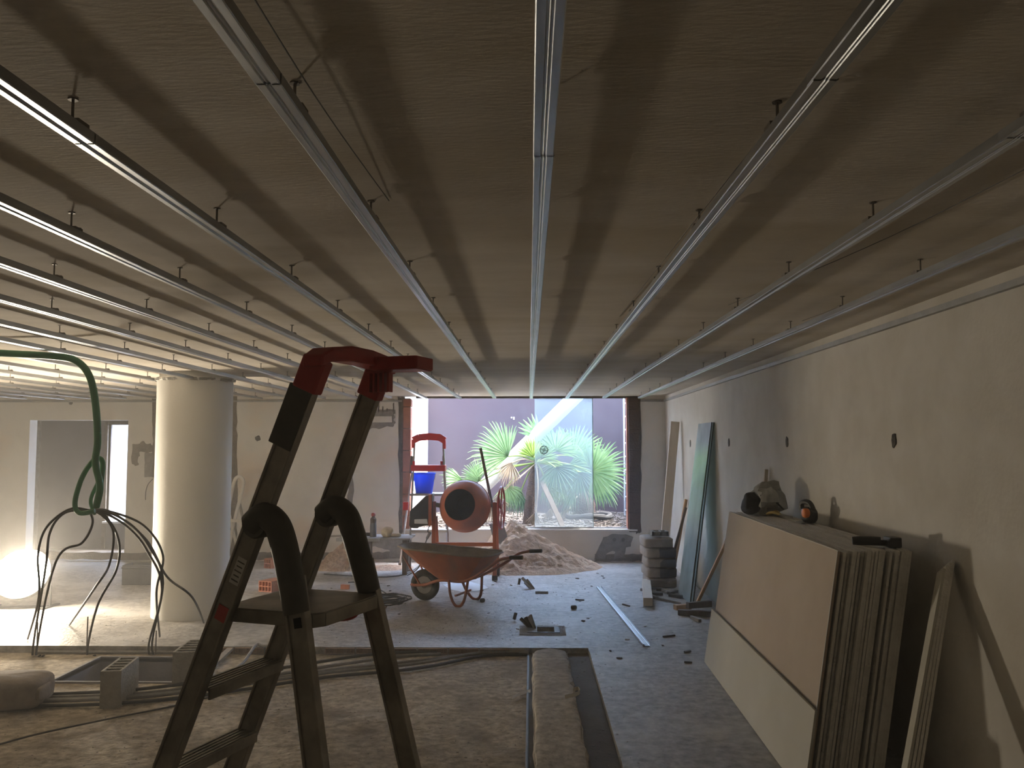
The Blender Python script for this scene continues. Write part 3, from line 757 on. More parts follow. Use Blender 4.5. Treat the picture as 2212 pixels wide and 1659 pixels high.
def stile(p0, p1, name='stile'):
    d = (p1 - p0).normalized(); sd = (Pv - d * Pv.dot(d)).normalized(); t = d.cross(sd)
    mb = MB()
    mb.bar(p0, p1, .058, .020, sd)                    # web
    for s in (-1, 1): mb.bar(p0 + sd * .026 * s, p1 + sd * .026 * s, .008, .030, sd)   # flanges
    return mb.build(name, 'ladder_metal', lad, bevel=.002)
for f in (sA, sB):
    o = stile(f(GZ + .02), f(ZT - .06))
    MB().bar(f(GZ - .002), f(GZ + .06), .066, .036, Pv).build('foot', 'ladder_plastic', o, bevel=.004)
for f in (sC, sD):
    o = stile(f(GZ + .02), f(1.36), 'rear_leg')
    MB().bar(f(GZ - .002), f(GZ + .06), .066, .036, Pv).build('foot', 'ladder_plastic', o, bevel=.004)
# extruded sleeve on the near stile
sl = MB(); d = (sA(1.9) - sA(1.0)).normalized(); sd = (Pv - d * Pv.dot(d)).normalized()
sl.bar(sA(ZT - .08) - sd * .008, sA(ZT - .235) - sd * .008, .074, .034, sd)
sl.build('sleeve', 'ladder_plastic', lad, bevel=.002)
# arched plastic hinges joining stile and rear leg
for f, c, off in ((sA, sC, -.012), (sB, sD, -.012)):
    a0 = f(1.515); up = Vector((0, 0, 1)); b0 = a0 - Pv * .012 - up * .004 + Lv * off; c1 = c(1.27) + Lv * off * .3
    side = c(1.38) - f(1.38); lat = Lv * (side.dot(Lv))
    pts = curve_pts([b0 - Pv * .004 - up * .02, b0 + Pv * .035 + up * .006, b0 + Pv * .075 - up * .016 + lat * .35, b0 + Pv * .098 - up * .065 + lat * .6, c(1.37) + Lv * off, c1], 6)
    n = len(pts)
    MB().tube(pts, [.0335 + .002 * math.sin(PI * i / n) for i in range(n)], 16).build('hinge', 'ladder_plastic', lad, smooth=60)
    MB().lathe([(.036, -.026), (.040, -.018), (.040, .018), (.036, .026)], a0 - up * .02, Lv, 20).build('hinge_boss', 'ladder_plastic', lad, smooth=30)
# treads and platform
nT = 0
for k in range(1, 6):
    z = ZP - .225 * k
    if z < .05: break
    a, b = sA(z) + Lv * .012, sB(z) - Lv * .012; mid = (a + b) / 2; hl = (b - a).length / 2
    tr_ = MB().obox(mid + Pv * .0, Lv * hl, Pv * .042, Vector((0, 0, .0035)))
    tr_.obox(mid - Pv * .040 - Vector((0, 0, .014)), Lv * hl, Pv * .003, Vector((0, 0, .016)))
    tr_.obox(mid + Pv * .040 - Vector((0, 0, .012)), Lv * hl, Pv * .003, Vector((0, 0, .014)))
    for q in range(5): tr_.obox(mid + Pv * (-.032 + q * .016) + Vector((0, 0, .0045)), Lv * hl, Pv * .003, Vector((0, 0, .0015)))
    tr_.build('tread', 'ladder_metal', lad)
pf = MB(); pw = .285
a, b = sA(ZP) + Lv * .01, sB(ZP) - Lv * .01
pl = [a - Pv * .025, b - Pv * .025, b + Pv * (pw - .02), b + Pv * pw - Lv * .03, a + Pv * pw + Lv * .03, a + Pv * (pw - .02)]
pf.prism([p + Vector((0, 0, -.008)) for p in pl], (0, 0, .008))
for i in range(6):
    p, q = pl[i], pl[(i + 1) % 6]; pf.bar(p - Vector((0, 0, .020)), q - Vector((0, 0, .020)), .034, .007, (0, 0, 1))
pf.build('platform', 'ladder_metal', lad, bevel=.001)
kn = (sB(ZP) + sD(ZP)) / 2 - Lv * .05
MB().blob(sB(ZP) + Pv * .20 - Lv * .09 + Vector((0, 0, -.045)), (.10, .07, .05), .9).build('platform_latch', 'red_plastic', lad, smooth=True)
# dark red hand rail with tool tray
hm = MB(); up = Vector((0, 0, 1))
ta, tb = sA(ZT), sB(ZT)
sec = .058
def wide(path, w, h, name, m):
    # flat moulding following a path: width along Pv, height along z
    mb = MB(); n = len(path)
    for c, ww, hh in zip(path, w, h):
        mb.v += [c - Pv * ww / 2 - up * hh / 2, c + Pv * ww / 2 - up * hh / 2, c + Pv * ww / 2 + up * hh / 2, c - Pv * ww / 2 + up * hh / 2]
    for i in range(n - 1):
        for k in range(4):
            k2 = (k + 1) % 4; mb.f.append((4 * i + k, 4 * i + k2, 4 * i + 4 + k2, 4 * i + 4 + k))
    mb.f.append((0, 1, 2, 3)); mb.f.append(tuple(4 * (n - 1) + k for k in (3, 2, 1, 0)))
    return mb.build(name, m, lad, bevel=.006)
wide([ta - Lv * .03 - up * .01, ta + Lv * .02 + up * .010, ta.lerp(tb, .35) + up * .022, ta.lerp(tb, .7) + up * .022, tb + Lv * .0 + up * .014, tb + Lv * .04], [.062, .070, .075, .075, .072, .066], [.030, .038, .042, .042, .040, .034], 'hand_rail', 'red_plastic')
for f, s in ((sA, 1), (sB, -1)):
    MB().bar(f(ZT - .085) + Lv * s * .002, f(ZT + .0) + Lv * s * .002, .072, .044, Pv).build('rail_clamp', 'red_plastic', lad, bevel=.006)
tray = MB()
tc_ = tb + Pv * .085 + up * .004 - Lv * .03
tray.obox(tc_ - up * .010, Pv * .075, Lv * .055, up * .006)
for s in (-1, 1): tray.obox(tc_ + Lv * .052 * s + up * .004, Pv * .075, Lv * .005, up * .018)
tray.obox(tc_ + Pv * .073 + up * .004, Pv * .005, Lv * .055, up * .018)
tray.build('tool_tray', 'red_plastic', lad, bevel=.004)
ribs = MB()
for q in range(5): ribs.obox(tb + Pv * (-.015 + q * .016) - Lv * .030 - up * .045, Pv * .003, Lv * .012, up * .028)
ribs.build('tray_bracket', 'red_plastic', lad)
# stickers
def sticker(p, du, dv, m, name='sticker'):
    nrm = du.cross(dv).normalized()
    if nrm.y > 0: nrm = -nrm
    MB().obox(p + nrm * .0115, du / 2, dv / 2, nrm * .0008).build(name, m, lad)
d = (sA(1.9) - sA(1.0)).normalized(); sd = (Pv - d * Pv.dot(d)).normalized()
sticker(sA(1.255) + sd * .005, sd * .036, d * .042, 'red_plastic')
sticker(sA(1.37) + sd * .006, sd * .030, d * .075, 'white_label', 'instruction_label')
for q in range(5): sticker(sA(1.345 + q * .012) + sd * .006 - Lv * .001, sd * (.018 if q % 2 else .023), d * .003, 'ladder_plastic', 'label_print')
dc = (sC(1.2) - sC(.8)).normalized(); sdc = (Pv - dc * Pv.dot(dc)).normalized()
sticker(sC(1.245) + sdc * .004, sdc * .022, dc * .026, 'black_hole', 'lock_slot')

# ================================================================== PLASTERBOARD STACK ON THE RIGHT
rnd = random.Random(21)
ST_Y0, ST_Y1, BH = 4.45, 7.08, 1.185
tilt = math.atan2(.185, 1.165)
ux = Vector((math.sin(tilt), 0, math.cos(tilt)))      # up the board face
nx_ = Vector((-math.cos(tilt), 0, math.sin(tilt)))    # outward normal towards the room
x = XR - .225; labels_n = 0
off = 0.0
# from the wall outwards: foot x positions
foot = 1.775; i = 0; feet = []
while foot > 1.40:
    feet.append(foot); foot -= .0148 if rnd.random() < .72 else .026
for i, fx in enumerate(feet):
    last = i == len(feet) - 1
    y0 = ST_Y0 + rnd.uniform(-.012, .02); y1 = ST_Y1 + rnd.uniform(-.02, .02)
    b = thing('plasterboard', None, 'board', (fx, (y0 + y1) / 2, 0), 0, 'plasterboard sheets stacked against the right wall')
    b['label'] = '%s plasterboard sheet from the wall in the thick leaning stack' % ORD[i] if not last else 'front brown plasterboard sheet of the stack leaning on the right wall'
    c0 = Vector((fx - .055, y0, .006)); h = BH + rnd.uniform(-.008, .006)
    mb = MB().prism([c0, c0 + ux * h, c0 + ux * h + nx_ * .0122, c0 + nx_ * .0122], (.055, y1 - y0, 0))
    mb.build('sheet', 'board_brown' if last else 'board_core', b)
    if last:
        MB().prism([c0 + ux * .0 + nx_ * .0125, c0 + ux * h + nx_ * .0125, c0 + ux * h + nx_ * .014, c0 + nx_ * .014], (0, .006, 0)).build('edge_bead', 'white_label', b)
        MB().prism([c0 + ux * (h) , c0 + ux * (h + .003), c0 + ux * (h + .003) + nx_ * .013, c0 + ux * h + nx_ * .013], (.055, y1 - y0, 0)).build('top_edge', 'board_core', b)
fx = feet[-1] - .031; c0 = Vector((fx - .056, ST_Y0 - .05, .004)); h = .415
tag(MB().prism([c0, c0 + ux * h, c0 + ux * h + nx_ * .0125, c0 + nx_ * .0125], (.056, ST_Y1 - ST_Y0 + .06, 0)).build('plasterboard_offcut', 'board_grey'), 'low pale plasterboard strip leaning in front of the brown sheet', 'board')
ZB = BH * math.cos(tilt) + .012
# tools and bag on the stack
def top(px, py): return on_z(px, py, ZB)
q = top(1664, 1112); q.x = 1.70
bag = thing('tool_bag', 'grey and black cloth bag slumped on the plasterboard stack by the wall', 'bag', (q.x + .08, q.y, ZB))
MB().blob((q.x + .10, q.y + .02, ZB + .105), (.23, .30, .25), .85, .5, 14, seed=3, flat=-.104).build('body', 'cloth_grey', bag, smooth=True)
MB().blob((q.x - .005, q.y + .03, ZB + .075), (.15, .24, .16), .9, .35, 14, seed=4, flat=-.074).build('flap', 'cloth_black', bag, smooth=True)
MB().tube(curve_pts([(q.x + .02, q.y - .10, ZB + .15), (q.x + .10, q.y - .14, ZB + .12), (q.x + .18, q.y - .13, ZB + .05)], 5), .006, 6).build('strap', 'cloth_black', bag, smooth=True)
q = top(1678, 1116)
t = thing('snips', 'yellow handled snips lying in front of the grey bag', 'tool', (q.x + .02, q.y - .02, ZB))
MB().tube(curve_pts([(q.x - .05, q.y + .08, ZB + .012), (q.x - .02, q.y + .03, ZB + .03), (q.x + .02, q.y - .02, ZB + .014)], 5), .010, 8).build('handle', 'yellow_plastic', t, smooth=True)
MB().tube(curve_pts([(q.x - .03, q.y + .09, ZB + .012), (q.x + .01, q.y + .05, ZB + .035), (q.x + .02, q.y - .02, ZB + .014)], 5), .010, 8).build('handle', 'yellow_plastic', t, smooth=True)
MB().bar((q.x + .02, q.y - .02, ZB + .014), (q.x + .06, q.y - .16, ZB + .010), .010, .022).build('blade', 'galvanised_dull', t)
q = on_z(1748, 1130, ZB)
t = thing('jigsaw', 'black and orange power tool standing on the plasterboard stack', 'tool', (q.x, q.y, ZB))
MB().blob((q.x + .0, q.y, ZB + .055), (.10, .15, .11), .75, .1, 8, flat=-.054).build('motor', 'black_plastic', t, smooth=True)
MB().tube(curve_pts([(q.x - .02, q.y + .06, ZB + .05), (q.x - .03, q.y + .05, ZB + .13), (q.x + .0, q.y - .02, ZB + .135), (q.x + .02, q.y - .05, ZB + .07)], 6), .018, 8).build('handle', 'black_plastic', t, smooth=True)
MB().blob((q.x - .035, q.y - .045, ZB + .07), (.05, .075, .065), .8).build('side_cover', 'orange_plastic', t, smooth=True)
MB().box((q.x - .06, q.y - .03, ZB + .0), (q.x + .04, q.y + .09, ZB + .006)).build('sole', 'galvanised_dull', t)
q = on_z(1890, 1181, ZB)
t = thing('drill', 'black cordless drill lying on the near end of the plasterboard stack', 'tool', (q.x, q.y, ZB))
MB().tube([(q.x - .10, q.y + .04, ZB + .026), (q.x - .06, q.y + .03, ZB + .028), (q.x + .03, q.y, ZB + .028)], [.020, .025, .022], 10).build('motor', 'black_plastic', t, smooth=True)
MB().tube([(q.x + .0, q.y + .01, ZB + .020), (q.x + .06, q.y - .01, ZB + .020)], .015, 8).build('grip', 'rubber', t, smooth=True)
MB().box((q.x + .055, q.y - .06, ZB), (q.x + .115, q.y + .035, ZB + .052)).build('battery', 'black_plastic', t, bevel=.006)
# narrow strips leaning beside the stack
tops = [2.005, 1.985, 1.965, 1.94]
for i in range(4):
    f0 = Vector((1.53 - i * .022, 3.74 - .005 * i, 0)); t0 = Vector((XR - .012 - .020 * i, 4.28 - .01 * i, 1.14 - .012 * i))
    d = (t0 - f0).normalized(); nn = Vector((-1, 0, 0)); nn = (nn - d * nn.dot(d)).normalized(); ww = d.cross(nn)
    tag(MB().obox((f0 + t0) / 2 + nn * .007 + Vector((0, 0, .004)), d * (t0 - f0).length / 2, nn * .006, ww * .036).build('board_strip', 'board_grey' if i == 3 else 'board_core'),
        '%s narrow plasterboard strip from the wall in the leaning foreground bundle' % ORD[i], 'board', 'narrow strips leaning in the right foreground')

# ================================================================== GLASS SHEETS AND TIMBER BY THE RIGHT WALL
for i, (dx, lab) in enumerate(((0, 'front green-edged glass sheet leaning on the right wall'), (.035, 'rear green-edged glass sheet leaning on the right wall behind another'))):
    t = thing('glass_sheet', lab, 'glass', (1.76 + dx, 10.0, 0), 0, 'glass sheets leaning on the right wall')
    y0, y1 = 9.62 + .02 * i, 10.36
    b0 = Vector((1.735 + dx, 0, .004)); t0 = Vector((XR - .032 + dx * .75, 0, 1.955)); d = (t0 - b0); nn = Vector((-d.z, 0, d.x)).normalized() * .008
    MB().prism([b0 + Vector((0, y0, 0)), t0 + Vector((0, y0, 0)), t0 + nn + Vector((0, y0, 0)), b0 + nn + Vector((0, y0, 0))], (0, y1 - y0, 0)).build('sheet', 'sheet_glass', t)
    MB().prism([b0 - nn * .3 + Vector((0, y0 - .006, 0)), t0 - nn * .3 + Vector((0, y0 - .006, 0)), t0 + nn * 1.3 + Vector((0, y0 - .006, 0)), b0 + nn * 1.3 + Vector((0, y0 - .006, 0))], (0, .008, 0)).build('polished_edge', 'glass_edge', t)
def lean(p0, p1, a, b, m, lab, name='timber_board', cat='board', side=(0, 1, 0), grp=None):
    return tag(MB().bar(p0, p1, a, b, side).build(name, m, bevel=.003), lab, cat, grp)
pb_ = on_y(1430, 1190, 11.9); lean((1.75, 11.75, .02), (1.95, 11.75, 2.02), .045, .115, 'wood_pale', 'tall pale timber board leaning in the far right corner')
lean((1.82, 11.35, .03), (2.00, 11.3, 1.02), .06, .035, 'wood', 'short timber batten leaning behind the glass sheets', 'timber_batten', 'batten')
lean((1.70, 11.1, .02), (1.99, 11.25, .92), .03, .03, 'wood_dark', 'thin dark red batten leaning behind the glass sheets', 'timber_batten', 'batten')
a = on_z(1506, 1302, .06); lean(a, (1.955, 8.35, 1.02), .035, .030, 'wood', 'long thin orange-brown batten leaning beside the glass sheets', 'timber_batten', 'batten')
lean((1.83, 7.32, .02), (2.005, 7.50, 1.50), .035, .03, 'wood_pale', 'grey batten standing behind the plasterboard stack against the wall', 'timber_batten', 'batten')
# cement sacks
sk = [(1.60, 10.95, 0), (1.585, 10.95, .005), (1.59, 10.96, -.005), (1.575, 10.94, .01), (1.565, 10.95, 0)]
for i, (x, y, r_) in enumerate(sk):
    t = thing('cement_sack', ['lowest', 'second lowest', 'middle', 'second highest', 'topmost'][i] + ' paper cement sack of the stack by the glass sheets', 'sack', (x, y, i * .118), 0, 'cement sacks stacked by the glass')
    MB().blob((x, y, i * .118 + .060), (.36, .56, .119), .28, .05, 9, r_ * 4, seed=i, flat=-.0585).build('paper', 'sack_paper', t, smooth=True)
    if i in (1, 2, 3): MB().blob((x + .075, y - .004, i * .118 + .060), (.23, .566, .1185), .27, .05, 9, r_ * 4, seed=i, flat=-.0585).build('print_band', 'sack_dark', t, smooth=True)
t = thing('perforated_block', 'flat grey block with square holes lying on the sack stack', 'block', (1.56, 10.85, .60))
mb = MB(); z0 = .612
for a, b in (((1.49, 10.76, z0), (1.69, 10.79, z0 + .055)), ((1.49, 10.93, z0), (1.69, 10.96, z0 + .055)), ((1.49, 10.76, z0), (1.515, 10.96, z0 + .055)), ((1.585, 10.76, z0), (1.605, 10.96, z0 + .055)), ((1.665, 10.76, z0), (1.69, 10.96, z0 + .055))): mb.box(a, b)
mb.box((1.48, 10.80, z0), (1.70, 10.92, z0 + .008)).build('body', 'mortar_grey', t)
# timber block and scraps
c = on_z(1400, 1312, 0); tag(MB().bar((c.x, c.y, .055), (on_z(1396, 1268, 0).x, on_z(1396, 1268, 0).y, .055), .085, .10, (0, 0, 1)).build('timber_block', 'wood_pale', bevel=.004), 'pale squared timber lying on the floor in front of the sacks', 'timber')
for k, (p0, p1, w_, h_, m, lab) in enumerate([
    ((1465, 1322), (1538, 1326), .06, .05, 'wood_dark', 'dark charred plank at the foot of the glass sheets'),
    ((1458, 1312), (1490, 1310), .07, .05, 'wood', 'brown timber offcut under the glass sheet corner'),
    ((1485, 1308), (1535, 1304), .05, .06, 'wood_dark', 'dark crooked scrap lying behind the charred plank'),
    ((1410, 1290), (1470, 1303), .02, .02, 'wood_grey', 'thin grey lath pointing from the timber block to the glass'),
    ((1493, 1333), (1512, 1341), .03, .03, 'wood_grey', 'small grey offcut on the floor in front of the charred plank')]):
    a, b = on_z(*p0, h_ / 2 + .004 + (.0 if k != 2 else .05)), on_z(*p1, h_ / 2 + .004 + (.0 if k != 2 else .05))
    tag(MB().bar(a, b, h_, w_, (0, 0, 1)).build('wood_scrap', m), lab, 'scrap', 'wood scraps by the glass')
rnd = random.Random(5); c = on_z(1425, 1283, 0)
for k in range(9):
    a = rnd.uniform(0, PI); p = Vector((c.x + rnd.uniform(-.17, .17), c.y + rnd.uniform(-.25, .25), .018)); L = rnd.uniform(.05, .12)
    tag(MB().obox(p, Vector((math.cos(a), math.sin(a), 0)) * L, Vector((-math.sin(a), math.cos(a), 0)) * .025, Vector((0, 0, .014))).build('rubble_scrap', 'chip_dark' if k % 3 else 'chip'), 'dark broken scrap in the small heap before the sack stack', 'scrap', 'scraps before the sacks')

# ================================================================== CEMENT MIXER
MY = 11.30
mx = thing('cement_mixer', 'orange drum cement mixer standing in front of the sand heap', 'mixer', (-.83, MY, 0))
dc_ = on_y(1004, 1093, MY); ax = Vector((-.17, -.97, .13)).normalized()
MB().lathe([(.10, -.42), (.20, -.40), (.30, -.16), (.325, -.08), (.328, -.03), (.335, -.03), (.335, .0), (.328, .0), (.326, .03), (.30, .10), (.205, .245), (.195, .255), (.198, .262), (.208, .256)], dc_, ax, 56, True, False).build('drum', 'orange_paint', mx, smooth=35)
MB().lathe([(.02, -.30), (.17, -.28), (.24, -.10), (.25, .05), (.195, .250)], dc_, ax, 40, True, False).build('drum_inside', 'rubber', mx, smooth=True)
lxp, rxp = on_y(938, 1100, MY).x, on_y(1069, 1100, MY).x
zc_ = dc_.z
fr = MB().box((lxp - .028, MY - .03, .02), (lxp + .022, MY + .03, zc_ + .06)); fr.build('post', 'orange_paint', mx, bevel=.004)
MB().box((rxp - .026, MY - .03, .05), (rxp + .026, MY + .03, zc_ + .05)).build('post', 'orange_paint', mx, bevel=.004)
MB().box((lxp, MY - .018, .425), (rxp, MY + .018, .475)).build('cross_bar', 'orange_paint', mx, bevel=.003)
for x in (lxp, rxp):
    MB().bar((x + .02, MY + .02, .80), (x + .03, MY + .32, .03), .04, .03, (1, 0, 0)).build('rear_leg', 'orange_paint', mx)
    MB().lathe([(.10, -.02), (.115, -.012), (.115, .012), (.10, .02)], (x + .03, MY + .35, .115), (1, 0, 0), 24).build('wheel', 'rubber', mx, smooth=30)
for x in (lxp, rxp): MB().box((x - .034, MY - .038, 0), (x + .034, MY + .038, .06)).build('foot', 'rubber', mx)
MB().tube([dc_ + Vector((.30, .02, 0)), (rxp, MY, zc_ + .02)], .028, 12).build('drum_pivot', 'rim_grey', mx, smooth=True)
MB().tube([dc_ - Vector((.30, -.02, 0)), (lxp, MY, zc_ + .02)], .028, 12).build('drum_pivot', 'rim_grey', mx, smooth=True)
poly = [on_y(x, y, MY - .12) for x, y in ((934, 1067), (918, 1072), (885, 1104), (883, 1135), (888, 1141), (902, 1142), (906, 1138), (932, 1134))]
MB().prism(poly, (0, .26, 0)).build('motor_housing', 'black_plastic', mx, bevel=.010)
poly = [on_y(x, y, MY - .125) for x, y in ((895, 1122), (922, 1121), (924, 1132), (895, 1131))]
MB().prism(poly, (0, .006, 0)).build('rating_plate', 'white_label', mx)
MB().box((lxp - .06, MY - .13, zc_ - .24), (lxp - .02, MY + .10, zc_ + .15)).build('housing_edge', 'orange_paint', mx)
hc = on_y(1083, 1097, MY + .05); ring = [hc + Vector((.035 * math.cos(2 * PI * k / 40), .24 * math.cos(2 * PI * k / 40), .265 * math.sin(2 * PI * k / 40))) for k in range(40)]
hwheel = MB().tube(ring, .014, 8, closed=True).build('tilt_wheel', 'red_plastic', mx, smooth=True)
for k in range(3):
    a = k * PI / 3 + .4; e = Vector((.035 * math.cos(a), .24 * math.cos(a), .265 * math.sin(a)))
    MB().tube([hc - e, hc + e], .010, 6).build('spoke', 'red_plastic', hwheel, smooth=True)
MB().tube([(rxp, MY, zc_ + .02), hc], .018, 8).build('wheel_axle', 'red_plastic', mx, smooth=True)
pts = curve_pts([on_y(928, 1135, MY - .1), on_y(924, 1148, MY - .1), on_y(930, 1152, MY - .1), on_y(922, 1165, MY - .1), on_y(916, 1185, MY - .12), on_y(905, 1225, MY - .2), on_z(880, 1243, .012)], 6)
MB().tube(pts, .007, 6).build('power_cable', 'conduit_black', mx, smooth=True)
MB().tube([on_y(929, 1150, MY - .1), on_y(922, 1164, MY - .1)], [.022, .016], 8).build('plug', 'rim_grey', mx, smooth=True)
# shovel handle stuck in the sand behind the mixer
a, b = on_y(1038, 968, 11.75), on_y(1072, 1135, 12.0)
sh = thing('shovel', 'shovel with a long wooden handle standing in the sand heap behind the mixer', 'shovel', (b.x, 12.0, .3))
MB().tube([a, b], .019, 10).build('handle', 'wood_dark', sh, smooth=True)
d = (b - a).normalized()
MB().prism([b + Vector((-.10, 0, .02)), b + Vector((.10, 0, .02)), b + Vector((.12, 0, 0)) + d * .16, b + d * .27, b + Vector((-.08, 0, 0)) + d * .18], (0, .006, 0)).build('blade', 'galvanised_dull', sh)

# ================================================================== WHEELBARROW
wb0 = on_z(918, 1297, 0)
wb = thing('wheelbarrow', 'rusty orange wheelbarrow with a black tyre parked before the mixer', 'wheelbarrow', wb0, R(-20))
B = lambda mb, n, m, sm=False, bv=0, par=None: mb.build(n, m, par or wb, smooth=sm, bevel=bv, local=True)
WR = .172
tyre = []
B(MB().tube([(0 + (WR - .042) * math.cos(2 * PI * k / 36), 0, WR + (WR - .042) * math.sin(2 * PI * k / 36)) for k in range(36)], .042, 12, closed=True), 'tyre', 'rubber', True)
B(MB().lathe([(.095, -.026), (.098, -.018), (.06, -.010), (.03, -.030), (.03, .030), (.06, .010), (.098, .018), (.095, .026)], (0, 0, WR), (0, 1, 0), 28), 'rim', 'rim_grey', True)
B(MB().tube([(0, -.10, WR), (0, .10, WR)], .012, 8), 'axle', 'rim_grey', True)
# tray
def ring_pts(pts, z): return [Vector((x, y, z)) for x, y in pts]
rim = [(-.29, 0), (-.25, .17), (-.10, .27), (.55, .31), (.80, .28), (.86, .15), (.87, 0), (.86, -.15), (.80, -.28), (.55, -.31), (-.10, -.27), (-.25, -.17)]
rz = [.605, .60, .585, .55, .545, .545, .545, .545, .545, .55, .585, .60]
mid = [(-.05, 0), (-.03, .13), (.06, .20), (.52, .24), (.70, .21), (.75, .11), (.76, 0), (.75, -.11), (.70, -.21), (.52, -.24), (.06, -.20), (-.03, -.13)]
bot = [(.17, 0), (.18, .07), (.22, .12), (.46, .155), (.56, .13), (.60, .07), (.61, 0), (.60, -.07), (.56, -.13), (.46, -.155), (.22, -.12), (.18, -.07)]
def tray_mesh(ofs):
    mb = MB(); n = 12
    rr_ = [(1.0, rim, rz), (1, mid, [.42] * 12), (1, bot, [.265] * 12)]
    for _, pl, zz_ in rr_:
        for (x, y), z in zip(pl, zz_):
            c = Vector((.35, 0, 0)); v = Vector((x, y, 0)) - c
            v = v * (1 - ofs / max(v.length, .05)); mb.v.append(Vector((c.x + v.x, v.y, z + (ofs * .8 if pl is bot else 0))))
    for r_ in range(2):
        for k in range(n):
            k2 = (k + 1) % n; mb.f.append((r_ * n + k, r_ * n + k2, (r_ + 1) * n + k2, (r_ + 1) * n + k))
    mb.f.append(tuple(2 * n + k for k in range(n)))
    return mb
tr_o = B(tray_mesh(0), 'tray', 'barrow_paint', 30)
B(tray_mesh(.008), 'tray_inside', 'barrow_inside', 30)
B(MB().tube([Vector((x, y, z)) for (x, y), z in zip(rim, rz)], .011, 8, closed=True), 'tray_rim', 'barrow_inside', True)
for s in (-1, 1):
    B(MB().tube(curve_pts([(-.10, s * .085, WR + .0), (.05, s * .09, WR + .015), (.25, s * .12, .25), (.55, s * .16, .262), (.82, s * .25, .40), (1.0, s * .29, .52), (1.14, s * .30, .555)], 6), .016, 10), 'handle_tube', 'barrow_paint', True)
    B(MB().tube([(1.12, s * .30, .552), (1.26, s * .30, .56)], .021, 10), 'grip', 'rubber', True)
    B(MB().tube(curve_pts([(.36, s * .15, .26), (.40, s * .20, .12), (.47, s * .23, .018), (.54, s * .235, .016), (.58, s * .22, .10), (.60, s * .19, .28)], 6), .015, 10), 'leg', 'barrow_paint', True)
    B(MB().tube([(-.02, s * .09, WR + .02), (-.20, s * .15, .50)], .010, 8), 'wheel_stay', 'barrow_paint', True)
B(MB().tube([(-.10, -.085, WR), (-.14, -.05, WR), (-.14, .05, WR), (-.10, .085, WR)], .016, 8), 'fork', 'barrow_paint', True)
B(MB().bar((.46, -.20, .11), (.46, .20, .11), .02, .02), 'leg_brace', 'barrow_paint')

# ================================================================== SAND HEAP, RUBBLE HEAP
def heap(cx, cy, rx0, rx1, ry0, ry1, h, px_, py_, amp, seed, name, m, lab, cat, ymax=None, res=70, peak=1.15):
    mb = MB(); n = res
    for j in range(n + 1):
        for i in range(n + 1):
            u = -1.08 + 2.16 * i / n; v = -1.08 + 2.16 * j / n
            x = cx + (u * rx1 if u > 0 else u * rx0); y = cy + (v * ry1 if v > 0 else v * ry0)
            if ymax: y = min(y, ymax)
            r_ = math.hypot(u, v) + .07 * noise.noise(Vector((u * 3, v * 3, seed)))
            z = h * max(0, 1 - r_) ** peak
            if z > 0: z += (amp * noise.noise(Vector((x * 7, y * 7, seed))) + amp * .6 * noise.noise(Vector((x * 19, y * 19, seed + 3)))) * min(1, z / .1)
            mb.v.append(Vector((x, y, max(z, -.004) if r_ < 1 else -.004)))
    for j in range(n):
        for i in range(n):
            a = j * (n + 1) + i; mb.f.append((a, a + 1, a + n + 2, a + n + 1))
    return tag(mb.build(name, m, smooth=True), lab, cat)
heap(-.26, 12.62, .72, 1.30, .95, .45, .66, 0, 0, .045, 2, 'sand_heap', 'sand', 'large heap of brown sand piled below the courtyard opening', 'heap', YB - .012, 130)
heap(-2.58, 12.35, .42, .42, .35, .4, .36, 0, 0, .05, 7, 'rubble_heap', 'rubble', 'small heap of crumbled brick rubble under the work table', 'heap', YB - .012, 60)
heap(-1.95, 12.4, .45, .35, .3, .3, .05, 0, 0, .02, 9, 'dust_heap', 'rubble', 'flat spill of dust and crumbs beside the work table', 'heap', None, 40)
c = on_z(1240, 1232, 0)
tag(MB().prism([(c.x - .14, c.y, 0), (c.x + .14, c.y - .02, 0), (c.x + .09, c.y, .03), (c.x - .02, c.y + .02, .10), (c.x - .13, c.y + .02, .13)], (0, .05, 0)).build('stone_slab', 'mortar_brown'), 'wedge-shaped broken slab leaning at the foot of the sand heap', 'slab')
# ================================================================== GREEN HOSE AND CONDUITS BY THE LAMP
YH = 7.40
YT = 6.05
hp = [on_y(-260, 752, YT), on_y(-100, 758, YT), on_y(20, 764, YT), on_y(120, 770, YT), on_y(165, 780, YT + .02), on_y(193, 812, YT + .05), on_y(206, 870, YT + .12), on_y(211, 950, YT + .2), on_y(206, 1000, YT + .3), on_y(216, 1050, YT + .35), on_y(208, 1095, YT + .4)]
YH = YT + .4
hose = thing('green_conduit', 'thick green conduit hanging from the ceiling in front of the doorway', 'conduit', on_y(209, 950, YH))
MB().tube(curve_pts(hp, 8), .025, 12).build('tube', 'hose_green', hose, smooth=True)
MB().tube(curve_pts([on_y(216, 1060, YH - .03), on_y(222, 1000, YH - .03), on_y(205, 992, YH - .04), on_y(178, 1030, YH - .05), on_y(162, 1085, YH - .05), on_y(172, 1108, YH - .05), on_y(205, 1104, YH - .04)], 8), .018, 10).build('loop', 'hose_green', hose, smooth=True)
MB().tube(curve_pts([on_y(206, 1000, YH + .03), on_y(215, 1030, YH + .05), on_y(196, 1080, YH + .04), on_y(205, 1110, YH)], 8), .014, 8).build('loop', 'hose_green', hose, smooth=True)
ZF = lambda x: ZL if x < .02 else 0
K = on_y(192, 1102, YH)
